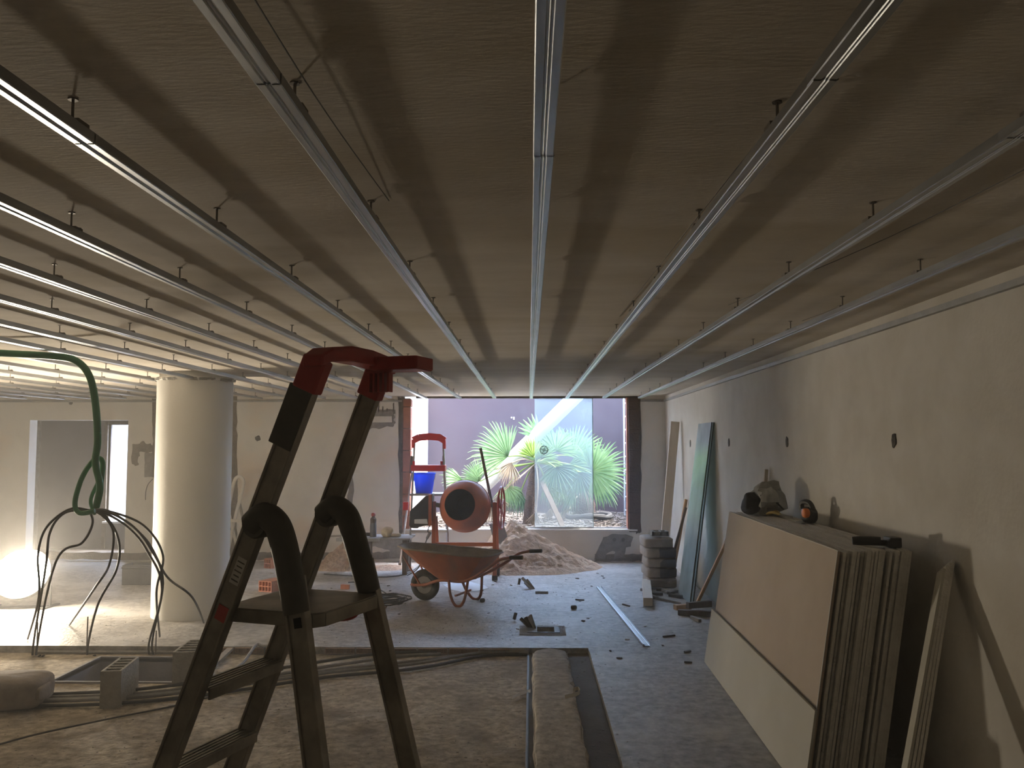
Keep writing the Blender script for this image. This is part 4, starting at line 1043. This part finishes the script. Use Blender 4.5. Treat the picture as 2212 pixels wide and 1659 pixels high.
legs = [([(150, 1100), (100, 1140), (82, 1200), (84, 1290)], (60, 1380, 7.5)), ([(140, 1108), (108, 1150), (98, 1230)], (70, 1398, 7.3)), ([(200, 1130), (178, 1172), (120, 1215)], (78, 1400, 7.2)),
        ([(222, 1115), (245, 1150), (236, 1220), (205, 1270)], (150, 1350, 7.7)), ([(225, 1112), (256, 1165), (252, 1230), (210, 1310)], (188, 1395, 7.35)),
        ([(232, 1106), (285, 1135), (325, 1185), (352, 1260)], (330, 1390, 7.3)), ([(230, 1110), (280, 1142), (318, 1190), (350, 1275)], (322, 1396, 7.25)), ([(235, 1104), (310, 1135), (352, 1200), (338, 1280)], (345, 1375, 7.4)),
        ([(240, 1106), (315, 1165), (360, 1245), (415, 1290)], (440, 1345, 8.4))]
cl_ = ['leftmost black conduit arching from the green hose into the glare', 'black conduit dropping from the green hose beside the lamp glare', 'kinked black conduit crossing in front of the lamp glare', 'thin black conduit hanging under the green hose towards the lamp', 'black conduit curving down to the short pin by the pit', 'outer black conduit of the pair sweeping down before the column', 'inner black conduit of the pair sweeping down before the column', 'thin black conduit looping across the column face', 'black conduit running down the column front to the floor']
for k, (mid_, end) in enumerate(legs):
    pts = [K] + [on_y(x, y, YH - .06 + .02 * k) for x, y in mid_]
    low_end = end[1] > 1386 and k != 8
    e = on_z(end[0], max(end[1], 1412), ZL + .010) if low_end else on_z(end[0], end[1], .010)
    pts.append(e)
    if low_end: pts.append(e + Vector((.35 if k > 4 else .10, -.06, .0)))
    tag(MB().tube(curve_pts(pts, 8), .0085, 8).build('black_conduit', 'conduit_black', smooth=True), cl_[k], 'conduit', 'conduits hanging from the green hose')
for k, (x, y0, y1) in enumerate([(79, 1345, 1414), (187, 1332, 1414), (336, 1362, 1414)]):
    p = on_z(x, y1, ZL); q = on_y(x, y0, p.y)
    tag(MB().tube([p - Vector((0, 0, .02)), (p.x, p.y, q.z)], .006, 6).build('steel_pin', 'rod_steel'), ['steel pin standing by the lamp glare', 'steel pin standing at the left corner of the pit', 'steel pin standing before the column'][k], 'pin', 'steel pins in the floor')
# conduit bundle across the sandy floor
paths = [[(60, 1520), (280, 1510), (480, 1486), (700, 1455), (900, 1432), (1040, 1402), (1140, 1388)],
         [(60, 1526), (280, 1517), (480, 1493), (700, 1462), (900, 1440), (1040, 1410), (1142, 1390)],
         [(70, 1512), (290, 1503), (480, 1480), (690, 1448), (860, 1422), (960, 1398)],
         [(70, 1532), (290, 1524), (500, 1498), (700, 1470), (900, 1449), (1050, 1420), (1144, 1394)],
         [(100, 1508), (300, 1498), (500, 1470), (640, 1448), (820, 1420), (955, 1392)],
         [(80, 1412), (260, 1408), (350, 1404), (440, 1398)],
         [(460, 1478), (520, 1440), (560, 1408), (590, 1396), (600, 1425), (480, 1476)]]
lb_ = ['front grey conduit of the bundle crossing the sandy floor', 'second grey conduit of the bundle crossing the sandy floor', 'rear grey conduit of the bundle ending at the floor step', 'dark conduit along the near edge of the bundle on the sandy floor', 'black conduit along the far edge of the bundle on the sandy floor', 'grey conduit lying along the far side of the pit', 'looped conduit rising behind the ladder stile']
for k, pth in enumerate(paths):
    pts = []
    for (x, y) in pth:
        q = on_z(x, y, ZL); q.y = min(q.y, YS - .035); q.z = low_z(q.x, min(q.y, YS - .01)) + .016 + (.012 if k in (1, 4) else 0); pts.append(q)
    if k == 6:
        for i in (2, 3, 4): pts[i].z += .06
    tag(MB().tube(curve_pts(pts, 8), .0125, 8).build('floor_conduit', 'conduit_black' if k in (3, 4) else 'conduit_grey', smooth=True), lb_[k], 'conduit', 'conduits lying on the sandy floor')
pts = [on_z(x, y, ZL) + Vector((0, 0, .012)) for x, y in ((0, 1612), (90, 1588), (240, 1556), (380, 1528), (470, 1505))]
tag(MB().tube(curve_pts([pts[0] + (pts[0] - pts[1])] + pts, 8), .006, 6).build('floor_cable', 'conduit_black', smooth=True), 'thin dark cable trailing across the left foreground floor', 'cable')
pts = [on_z(1147, y, ZL) + Vector((-.022, 0, .014)) for y in (1392, 1420, 1480, 1560, 1659)] + [Vector((-.012, 3.6, ZL + .014))]
tag(MB().tube(curve_pts(pts, 6), .010, 8).build('edge_conduit', 'conduit_black', smooth=True), 'black conduit laid along the left edge of the cement strip', 'conduit')

# ================================================================== CONCRETE BLOCKS, SACK, OFFCUTS BY THE PIT
def hollow_block(px, py, rot, sx, sy, sz, lab, z=ZL, n=5):
    c = on_z(px, py, z); t = thing('concrete_block', lab, 'block', (c.x, c.y, z - .004), rot, 'hollow concrete blocks by the pit')
    mb = MB(); w = .017
    mb.box((-sx / 2, -sy / 2, 0), (-sx / 2 + w, sy / 2, sz)).box((sx / 2 - w, -sy / 2, 0), (sx / 2, sy / 2, sz))
    for k in range(n + 1):
        y = -sy / 2 + (sy - w) * k / n; mb.box((-sx / 2 + w, y, 0), (sx / 2 - w, y + w, sz))
    mb.build('shell', 'concrete_block', t, local=True)
    mb2 = MB().box((-sx / 2 + w, -sy / 2 + w, .0), (sx / 2 - w, sy / 2 - w, sz - .10)); mb2.build('core', 'mortar_dark', t, local=True)
    return t
hollow_block(258, 1512, R(8), .135, .40, .25, 'hollow concrete block standing at the near edge of the pit')
hollow_block(418, 1466, R(6), .20, .42, .25, 'hollow concrete block behind the ladder stile at the pit corner')
a, b = on_z(456, 1446, ZL) + Vector((0, 0, .02)), on_z(497, 1415, ZL) + Vector((0, 0, .05))
tag(MB().bar(a, b, .02, .05, (0, 0, 1)).build('wood_lath', 'wood_grey'), 'short pale lath lying at the right end of the pit', 'lath')
c = on_z(-10, 1540, ZL); t = thing('cement_bag', 'dusty bulging bag lying at the left edge of the photo', 'sack', (c.x, c.y + .15, ZL))
MB().blob((c.x - .06, c.y + .16, ZL + .10), (.62, .40, .21), .45, .07, 7, .1, seed=9, flat=-.10).build('paper', 'sack_paper', t, smooth=True)
MB().blob((c.x + .25, c.y + .13, ZL + .11), (.05, .22, .10), .7, .15, 9, .1, seed=10).build('folded_end', 'sack_paper', t, smooth=True)
# hollow clay tiles showing in the edge of the upper floor
tl_me = MB()
Lt = .245; n = 8
tl_me.box((0, -.004, .018), (Lt, .02, .022)); tl_me.box((0, -.004, -.024), (Lt, .02, -.019)); tl_me.box((0, .014, -.02), (Lt, .02, .02))
for k in range(n + 1): tl_me.box((k * (Lt - .004) / n, -.004, -.02), (k * (Lt - .004) / n + .004, .016, .02))
mat('tile_clay', (.30, .20, .13), (.42, .29, .20), 20, .95)
tl = tl_me.mesh('hollow_tile', 'tile_clay')
for k in range(9):
    x = -1.72 + k * .262 if k < 6 else -2.75 + (k - 6) * .262
    o = bpy.data.objects.new('hollow_tile', tl); COL.objects.link(o); o.parent = floor_ob; o.location = (x, YS - .024, -.028)

# ================================================================== BACK-LEFT: BRICKS, TABLE, TRESTLE
def hollow_brick(px, py, rot, lab, z=0, sx=.19, sy=.27, sz=.125):
    c = on_z(px, py, z); t = thing('hollow_brick', lab, 'brick', (c.x, c.y, z), rot, 'loose hollow bricks on the floor')
    mb = MB(); w = .010
    xs_ = [-sx / 2 + (sx - w) * i / 4 for i in range(5)]; zs_ = [(sz - w) * i / 2 for i in range(3)]
    for x in xs_: mb.box((x, -sy / 2, 0), (x + w, sy / 2, sz))
    for zz_ in zs_: mb.box((-sx / 2, -sy / 2, zz_), (sx / 2, sy / 2, zz_ + w))
    mb.build('shell', 'brick_orange', t, local=True)
    MB().box((-sx / 2 + w, -sy / 2 + .05, w), (sx / 2 - w, sy / 2 - .05, sz - w)).build('core', 'brick_dark', t, local=True)
mat('brick_orange', (.52, .19, .10), (.62, .25, .14), 9, .9, bump=.2)
hollow_brick(589, 1275, R(-24), 'orange hollow brick lying nearest the ladder platform')
hollow_brick(590, 1226, R(-35), 'orange hollow brick lying behind the column near the back wall', sx=.15, sy=.2, sz=.13)
c = on_z(746, 1272, 0); tag(MB().box((c.x - .05, c.y - .03, 0), (c.x + .05, c.y + .03, .05), .006).build('brick_fragment', 'brick_orange'), 'small orange brick fragment behind the ladder platform', 'brick')
# work table
TY = 11.65; tz = on_y(800, 1163, TY).z
x0, x1 = on_y(730, 1160, TY).x, on_y(886, 1160, TY).x
tb_ = thing('work_table', 'low makeshift work table with bottle and rag standing by the back wall', 'table', ((x0 + x1) / 2, TY + .25, 0))
MB().box((x0, TY, tz - .022), (x1, TY + .55, tz)).build('table_top', 'wood_grey', tb_, bevel=.003)
MB().box((x0 - .02, TY - .02, tz - .04), (x0 + .55, TY + .02, tz + .004)).build('edge_angle', 'galvanised_dull', tb_)
for (x, y) in ((on_y(797, 1200, TY).x, TY + .05), (x1 - .08, TY + .08), (x0 + .1, TY + .48), (x1 - .08, TY + .48)):
    MB().box((x - .03, y - .03, 0), (x + .03, y + .03, tz - .022)).build('leg', 'wood_dark', tb_)
bx_ = on_y(806, 1158, TY + .2); bt = thing('spray_bottle', 'grey bottle with a dark red cap standing on the work table', 'bottle', (bx_.x, TY + .2, tz))
MB().lathe([(.042, 0), (.044, .01), (.044, .15), (.040, .18), (.038, .185)], (bx_.x, TY + .2, tz), seg=20).build('body', 'plastic_grey', bt, smooth=30)
MB().lathe([(.040, .185), (.041, .24), (.022, .262), (.02, .275)], (bx_.x, TY + .2, tz), seg=20).build('collar', 'wood_dark', bt, smooth=30)
MB().lathe([(.026, .275), (.03, .285), (.03, .305), (.018, .318)], (bx_.x, TY + .2, tz), seg=16).build('cap', 'red_plastic', bt, smooth=30)
c = on_y(838, 1155, TY + .2)
tag(MB().blob((c.x, TY + .2, tz + .055), (.15, .16, .13), .9, .5, 16, seed=5, flat=-.054).blob((c.x + .11, TY + .18, tz + .025), (.16, .08, .05), .9, .4, 14, seed=6, flat=-.024).build('rag', 'cloth_cream', smooth=True), 'crumpled cream rag lying on the work table', 'rag')
c = on_y(776, 1155, TY + .2); gt = thing('angle_grinder', 'dark red hand tool lying on the work table beside the bottle', 'tool', (c.x, TY + .2, tz))
MB().blob((c.x - .01, TY + .2, tz + .05), (.09, .10, .10), .8, .1, 8, flat=-.05).build('head', 'red_plastic', gt, smooth=True)
MB().tube([(c.x, TY + .2, tz + .035), (c.x + .2, TY + .22, tz + .03)], .024, 10).build('body', 'black_plastic', gt, smooth=True)
a, b = on_y(690, 1162, TY + .02), on_y(782, 1152, TY + .3); a.z = tz + .018; b.z = tz + .018
tag(MB().bar(a, b, .02, .035, (0, 0, 1)).build('wood_lath', 'wood_grey'), 'long lath sticking out over the left end of the work table', 'lath')
# white hairpin trestle behind the column
RY = 12.7
tt = thing('trestle', 'whitish tubular folding trestle leaning behind the round column', 'trestle', on_y(512, 1200, RY))
MB().tube(curve_pts([on_y(490, 1118, RY), on_y(500, 1065, RY), on_y(508, 1036, RY), on_y(518, 1030, RY), on_y(526, 1040, RY), on_y(522, 1065, RY), on_y(510, 1110, RY), on_y(490, 1200, RY)], 8), .026, 10).build('frame', 'white_paint', tt, smooth=True)
MB().bar(on_y(490, 1090, RY - .1), on_z(520, 1216, 0.005), .035, .03, (1, 0, 0)).build('leg', 'white_paint', tt)
MB().bar(on_y(485, 1124, RY - .05), on_y(532, 1126, RY - .05), .04, .03, (0, 0, 1)).build('cross_bar', 'white_paint', tt)
MB().bar(on_y(517, 1085, RY), on_z(545, 1212, 0.005), .03, .03, (1, 0, 0)).build('leg', 'wood_grey', tt)
# grey crate left of the column
c = on_z(305, 1260, 0); ct = thing('grey_crate', 'grey plastic crate on the floor between lamp and column', 'crate', (c.x, c.y, 0))
mb = MB(); w, d_, h_ = .36, .28, .24
for a, b in (((-w / 2, -d_ / 2, 0), (w / 2, -d_ / 2 + .012, h_)), ((-w / 2, d_ / 2 - .012, 0), (w / 2, d_ / 2, h_)), ((-w / 2, -d_ / 2, 0), (-w / 2 + .012, d_ / 2, h_)), ((w / 2 - .012, -d_ / 2, 0), (w / 2, d_ / 2, h_)), ((-w / 2, -d_ / 2, 0), (w / 2, d_ / 2, .012))):
    mb.box(tuple(c[i] + a[i] for i in range(3)), tuple(c[i] + b[i] for i in range(3)))
mb.build('body', 'plastic_grey', ct, bevel=.004)
MB().tube([(c.x + w / 2 * math.cos(a), c.y + d_ / 2 * math.sin(a) * 0 - d_ / 2 - .008, h_ - .03 + .0 * a) for a in (PI, PI / 2, 0)], .012, 8).build('rim', 'plastic_grey', ct, smooth=True)
# wire hanging from the opened socket box
pts = [on_y(x, y, YB - .03) for x, y in ((331, 1034), (320, 1046), (315, 1062), (314, 1080))]
tag(MB().tube(curve_pts(pts, 6), .006, 6).build('socket_wire', 'conduit_black', smooth=True), 'black wire hanging from the opened socket left of the column', 'wire')

# ================================================================== SMALL STEP LADDER WITH BLUE BUCKET
SY = 12.15
s2 = thing('step_ladder', 'aluminium step ladder with bright red top standing left of the mixer', 'ladder', on_z(925, 1230, 0))
def P2(x, y, yy): return on_y(x, y, yy)
tl0, tr0 = P2(896, 950, SY), P2(957, 950, SY)
for (xt, xb, nm) in ((893, 883, 'stile'), (957, 972, 'stile')):
    a = P2(xt + (3 if xt < 900 else 0), 950, SY); b = P2(xb, 1232, SY - .05); b.z = .01
    MB().bar(a, b, .05, .022, (0, 1, 0)).build(nm, 'ladder_metal_bright', s2)
for (xt, xb) in ((890, 864), (959, 968)):
    a = P2(xt, 1020, SY + .1); b = P2(xb, 1205, SY + .55); b.z = .01
    o = MB().bar(a, b, .04, .02, (0, 1, 0)).build('rear_leg', 'ladder_metal_bright', s2)
    MB().bar((b.x, b.y, .0), (b.x, b.y, .06), .05, .035, (0, 1, 0)).build('foot', 'ladder_plastic', o)
# red hand rail
pts = [P2(893, 968, SY), P2(893, 951, SY), P2(905, 945, SY), P2(927, 943, SY), P2(950, 945, SY), P2(960, 951, SY), P2(960, 968, SY)]
mb = MB()
for i in range(len(pts) - 1): mb.bar(pts[i], pts[i + 1] + (pts[i + 1] - pts[i]) * .1, .06, .095 if 0 < i < 5 else .04, (0, 1, 0))
mb.build('hand_rail', 'red_bright', s2, bevel=.006)
a, b = P2(889, 1011, SY - .05), P2(963, 1011, SY - .05)
MB().bar(a, b, .20, .085, (0, 1, 0)).build('tool_shelf', 'red_bright', s2, bevel=.008)
for x in (894, 954): MB().bar(P2(x, 996, SY - .02), P2(x, 1010, SY - .02), .05, .03, (0, 1, 0)).build('shelf_bracket', 'red_bright', s2)
for x in (890, 958): MB().bar(P2(x, 985, SY), P2(x - (3 if x < 900 else -2), 1022, SY), .055, .03, (0, 1, 0)).build('hinge', 'ladder_plastic', s2)
zb_ = P2(920, 1066, SY).z
MB().box((P2(886, 1066, SY).x, SY - .05, zb_ - .03), (P2(962, 1066, SY).x, SY + .30, zb_)).build('platform', 'ladder_metal_bright', s2)
for y, m in ((1147, 'white_paint'), (1196, 'ladder_metal_bright')):
    q0, q1 = P2(886, y, SY - .02), P2(967, y, SY - .02); MB().bar(q0, q1, .08, .035, (0, 1, 0)).build('tread', m, s2)
a = P2(877, 1093, SY - .03); MB().box((a.x - .04, a.y - .03, a.z - .055), (a.x + .035, a.y + .03, a.z + .055)).build('corner_guard', 'red_bright', s2, bevel=.006)
bk = P2(916, 1066, SY + .12); b2 = thing('bucket', 'bright blue plastic bucket standing on the red topped step ladder', 'bucket', (bk.x, bk.y, zb_))
MB().lathe([(.115, .0), (.118, .012), (.150, .255), (.162, .262), (.162, .280), (.152, .282), (.145, .27), (.110, .02)], (bk.x, bk.y, zb_), seg=32).build('body', 'blue_plastic', b2, smooth=30)
MB().tube([(bk.x + .16 * math.cos(a), bk.y - .03, zb_ + .265 - .20 * math.sin(a) * .9) for a in [PI * k / 14 for k in range(15)]], .004, 6).build('handle', 'rod_steel', b2, smooth=True)

# ================================================================== FLOOR BOXES, PROFILE, CABLES, PAINTED SHEEN, CHIPS
for k, (b, lab) in enumerate(((boxA, 'open floor box with a grey frame and conduit stubs, nearer one'), (boxB, 'open floor box with a leaning grey conduit, farther one'))):
    x0, y0, x1, y1 = b; t = thing('floor_box', lab, 'floor box', ((x0 + x1) / 2, (y0 + y1) / 2, 0), 0, 'open floor boxes in the screed')
    if k == 0:
        mb = MB()
        for lo, hi in (((x0 - .16, y0 - .09, .001), (x1 + .10, y0, .006)), ((x0 - .16, y1, .001), (x1 + .10, y1 + .09, .006)), ((x0 - .16, y0, .001), (x0, y1, .006)), ((x1, y0, .001), (x1 + .10, y1, .006))): mb.box(lo, hi)
        mb.build('mortar_frame', 'mortar_grey', t)
        mb = MB()
        for lo, hi in (((x0 - .09, y0 - .02, .004), (x1 + .045, y0, .012)), ((x0 - .09, y1, .004), (x1 + .045, y1 + .02, .012)), ((x1, y0, .004), (x1 + .045, y1, .012)), ((x0 - .09, y0, .004), (x0, y1, .012))): mb.box(lo, hi)
        mb.build('plastic_rim', 'plastic_grey', t)
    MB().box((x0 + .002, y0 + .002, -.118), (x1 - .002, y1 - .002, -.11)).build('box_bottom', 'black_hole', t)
    cs = ([(1147, 1358, 1125, 1336, .018, 'conduit_black'), (1149, 1358, 1135, 1334, .018, 'conduit_black'), (1152, 1358, 1142, 1332, .016, 'conduit_grey'), (1156, 1360, 1146, 1328, .014, 'conduit_grey')] if k == 0 else
          [(1150, 1272, 1128, 1248, .018, 'conduit_grey'), (1147, 1272, 1134, 1258, .018, 'conduit_black'), (1153, 1272, 1138, 1252, .016, 'conduit_grey')])
    for (ax_, ay_, bx2, by2, r_, m) in cs:
        p = on_z(ax_, ay_, .0); q = on_y(bx2, by2, p.y + .05)
        MB().tube([p - Vector((-.01, 0, .08)), p, q], r_, 8).build('conduit_stub', m, t, smooth=True)
c = on_z(1113, 1337, .02); tag(MB().tube([(c.x - .012, c.y, .016), (c.x + .006, c.y + .02, .075)], .016, 8).build('conduit_offcut', 'conduit_black', smooth=True), 'short black conduit offcut beside the nearer floor box', 'offcut')
c = on_z(1122, 1262, .02); tag(MB().tube([(c.x - .008, c.y, .016), (c.x + .006, c.y + .02, .085)], .016, 8).build('conduit_offcut', 'conduit_black', smooth=True), 'short black conduit offcut beside the farther floor box', 'offcut')
a, b = on_z(1295, 1270, .004), on_z(1398, 1396, .004); d = (b - a); L = d.length
ang = math.atan2(d.y, d.x)
pr_ = thing('metal_profile', 'shiny galvanised profile lying loose on the floor before the plasterboard', 'profile', a, ang)
me = channel_mesh(L); o = inst(me, 'channel', pr_, (0, 0, 0.001), (0, 0, -PI / 2)); o.location = (0, 0, .001)
MB().box((0, -.036, 0), (L, -.0225, .018)).build('flange', 'galvanised', pr_, local=True)
# cable coil and board behind the ladder
c = on_z(845, 1306, 0)
co = thing('cable_coil', 'coil of dark cable lying on the floor right of the step ladder', 'cable', (c.x, c.y, 0))
rnd = random.Random(4)
for k in range(6):
    cx, cy, ra, rb, ph = c.x + rnd.uniform(-.04, .04), c.y + rnd.uniform(-.05, .05), rnd.uniform(.13, .19), rnd.uniform(.16, .24), rnd.uniform(0, 3)
    MB().tube([(cx + ra * math.cos(ph + 2 * PI * i / 28), cy + rb * math.sin(ph + 2 * PI * i / 28), .010 + .010 * k + .004 * math.sin(5 * i)) for i in range(28)], .0075, 6, closed=True).build('loop', 'conduit_black', co, smooth=True)
pts = [on_z(x, y, .010) for x, y in ((840, 1290), (815, 1275), (790, 1272), (770, 1262), (752, 1262))]
MB().tube(curve_pts(pts, 6), .0075, 6).build('tail', 'conduit_black', co, smooth=True)
a, b = on_z(750, 1322, 0), on_z(832, 1316, 0)
tag(MB().box((a.x, a.y - .0, 0), (b.x, a.y + .30, .022)).build('board_offcut', 'wood_grey', bevel=.003), 'flat grey board lying under the cable coil', 'board')
for o in co.children: o.location.z += .022
pts = [on_z(x, y, .010) for x, y in ((700, 1240), (800, 1246), (850, 1245), (880, 1238), (905, 1222), (915, 1205))]
tag(MB().tube(curve_pts(pts, 6), .008, 6).build('floor_cable', 'conduit_black', smooth=True), 'dark cable running along the floor to the mixer', 'cable')
mat('layer', (.62, .70, .78), (.74, .81, .88), 14, .5)  # bright bluish sheen put into the colour, nothing is mirrored
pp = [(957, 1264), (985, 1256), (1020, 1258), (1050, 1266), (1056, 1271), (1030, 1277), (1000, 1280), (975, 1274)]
tag(MB().prism([on_z(x, y, .001) for x, y in pp], (0, 0, .003)).build('floor_sheen', 'layer'), 'bluish sheen painted as a pale spill on the floor between wheelbarrow and mixer', 'layer')
mat('paper', (.60, .57, .50), (.68, .65, .58), 10, .9)
for k, (pt, lab) in enumerate([([(1107, 1508), (1122, 1500), (1146, 1493)], 'flat pale paper strip on the sandy floor left of the strip'), ([(1220, 1508), (1243, 1503), (1253, 1497), (1248, 1490), (1238, 1493)], 'curled pale paper strip on the cement strip')]):
    z = ZL + .02 if k == 0 else .03
    q = curve_pts([on_z(x, y, z) for x, y in pt], 6); mb = MB()
    for p in q: mb.v += [p + Vector((0, 0, -.004 if k else 0)) + Vector((.0, .0 if k else -.03, 0)), p + Vector((0, 0, .022 if k else .004)) + Vector((0, .0 if k else .03, 0))]
    for i in range(len(q) - 1): mb.f.append((2 * i, 2 * i + 1, 2 * i + 3, 2 * i + 2))
    o = mb.build('paper_strip', 'paper'); tag(o, lab, 'paper', 'paper strips on the floor')
    s = o.modifiers.new('thick', 'SOLIDIFY'); s.thickness = .0015
# scattered rubble chips, countable ones
chip_me = []
rnd = random.Random(31)
for k in range(6):
    mb = MB().box((-.03, -.02, 0), (.03, .02, .018)); mb.v = [v + Vector((rnd.uniform(-.01, .01), rnd.uniform(-.008, .008), rnd.uniform(0, .006))) for v in mb.v]
    chip_me.append(mb.mesh('rubble_chip', 'chip' if k % 3 == 0 else 'chip_dark'))
for k in range(95):
    px = rnd.uniform(1040, 1500) if k < 70 else rnd.uniform(560, 880); py = 1236 + (1430 - 1236) * rnd.random() ** 1.6
    if k >= 70: py = rnd.uniform(1225, 1330)
    if px < 1290 and py > 1360 or (1120 < px < 1215 and 1240 < py < 1370) or (1380 < px < 1480 and py < 1325) or (px > 1270 and abs(px - (1295 + (py - 1270) * .825)) < 14): continue
    q = on_z(px, py, 0)
    o = bpy.data.objects.new('rubble_chip', rnd.choice(chip_me)); COL.objects.link(o); o.location = (q.x, q.y, .0); o.rotation_euler = (0, 0, rnd.uniform(0, PI)); s = rnd.uniform(.22, .62); o.scale = (s * rnd.uniform(.7, 1.6), s, s)
    tag(o, 'small chip of rubble scattered on the screed floor', 'rubble', 'rubble chips scattered on the floor')
for (px, py, sc_, lab) in ((1240, 1316, .75, 'dark rounded stone on the floor between the floor boxes and the profile'), (1042, 1300, .6, 'small dark stone beside the wheelbarrow legs'), (1282, 1222, .7, 'small lump of mortar at the foot of the sand heap')):
    q = on_z(px, py, 0); tag(MB().blob((q.x, q.y, .03 * sc_), (.09 * sc_, .08 * sc_, .07 * sc_), .8, .4, 14, seed=px, flat=-.03 * sc_).build('stone', 'chip_dark', smooth=True), lab, 'stone')
for (p0, p1, lab) in (((1478, 1408), (1492, 1406), 'tiny dark stick on the floor below the profile end'), ((1478, 1430), (1495, 1431), 'tiny dark stick on the floor at the foot of the plasterboard'), ((1432, 1375), (1458, 1372), 'thin pale splinter on the floor right of the profile'), ((1243, 1295), (1262, 1296), 'thin dark splinter left of the profile top'), ((1345, 1305), (1360, 1309), 'thin pale splinter right of the profile')):
    a, b = on_z(*p0, .008), on_z(*p1, .008); tag(MB().bar(a, b, .012, .014).build('splinter', 'chip_dark'), lab, 'splinter', 'splinters on the floor')
# fine crumbs nobody could count
rnd = random.Random(77); cr = MB()
def crumb(x, y, z, s):
    a = rnd.uniform(0, PI); d = Vector((math.cos(a), math.sin(a), 0)) * s * rnd.uniform(.8, 2.2); t = Vector((-math.sin(a), math.cos(a), 0)) * s
    cr.obox((x, y, z + s * .4), d, t, Vector((0, 0, s * .5)))
for k in range(1500):
    x = rnd.uniform(-5, 2.0); y = rnd.uniform(7.7, 13.0); crumb(x, y, 0, rnd.uniform(.001, .004))
for k in range(1300):
    x = rnd.uniform(-3.4, 0); y = rnd.uniform(3.2, 7.5)
    if inside(PIT, x, y): continue
    crumb(x, y, low_z(x, y), rnd.uniform(.001, .0035))
for k in range(250):
    x = rnd.uniform(.05, .6); y = rnd.uniform(3.4, 7.4); crumb(x, y, .0 if x < .3 else -.045 if x < .5 else 0, rnd.uniform(.001, .0035))
tag(cr.build('floor_crumbs', 'chip'), 'fine crumbs of mortar strewn over the floor', 'crumbs', kind='stuff')
# ================================================================== DUSTY AIR, ADDED TO WIDEN LAMP GLOW AND LIFT DARK TONES
hz = bpy.data.materials.new('dusty_air'); hz.use_nodes = True
hn = hz.node_tree.nodes; hn.remove(hn['Principled BSDF'])
vs = hn.new('ShaderNodeVolumeScatter'); vs.inputs['Density'].default_value = HAZE; vs.inputs['Anisotropy'].default_value = .25
vs.inputs['Color'].default_value = (1, .98, .95, 1)
hz.node_tree.links.new(vs.outputs[0], hn['Material Output'].inputs['Volume'])
MATS['dusty_air'] = hz
tag(MB().box((XL + .02, YF + .02, -.9), (XR - .003, YB - .004, ZC - .002)).build('dust_haze', 'dusty_air'), 'thin dusty haze added to the room air to widen the lamp glow', 'haze', kind='stuff')
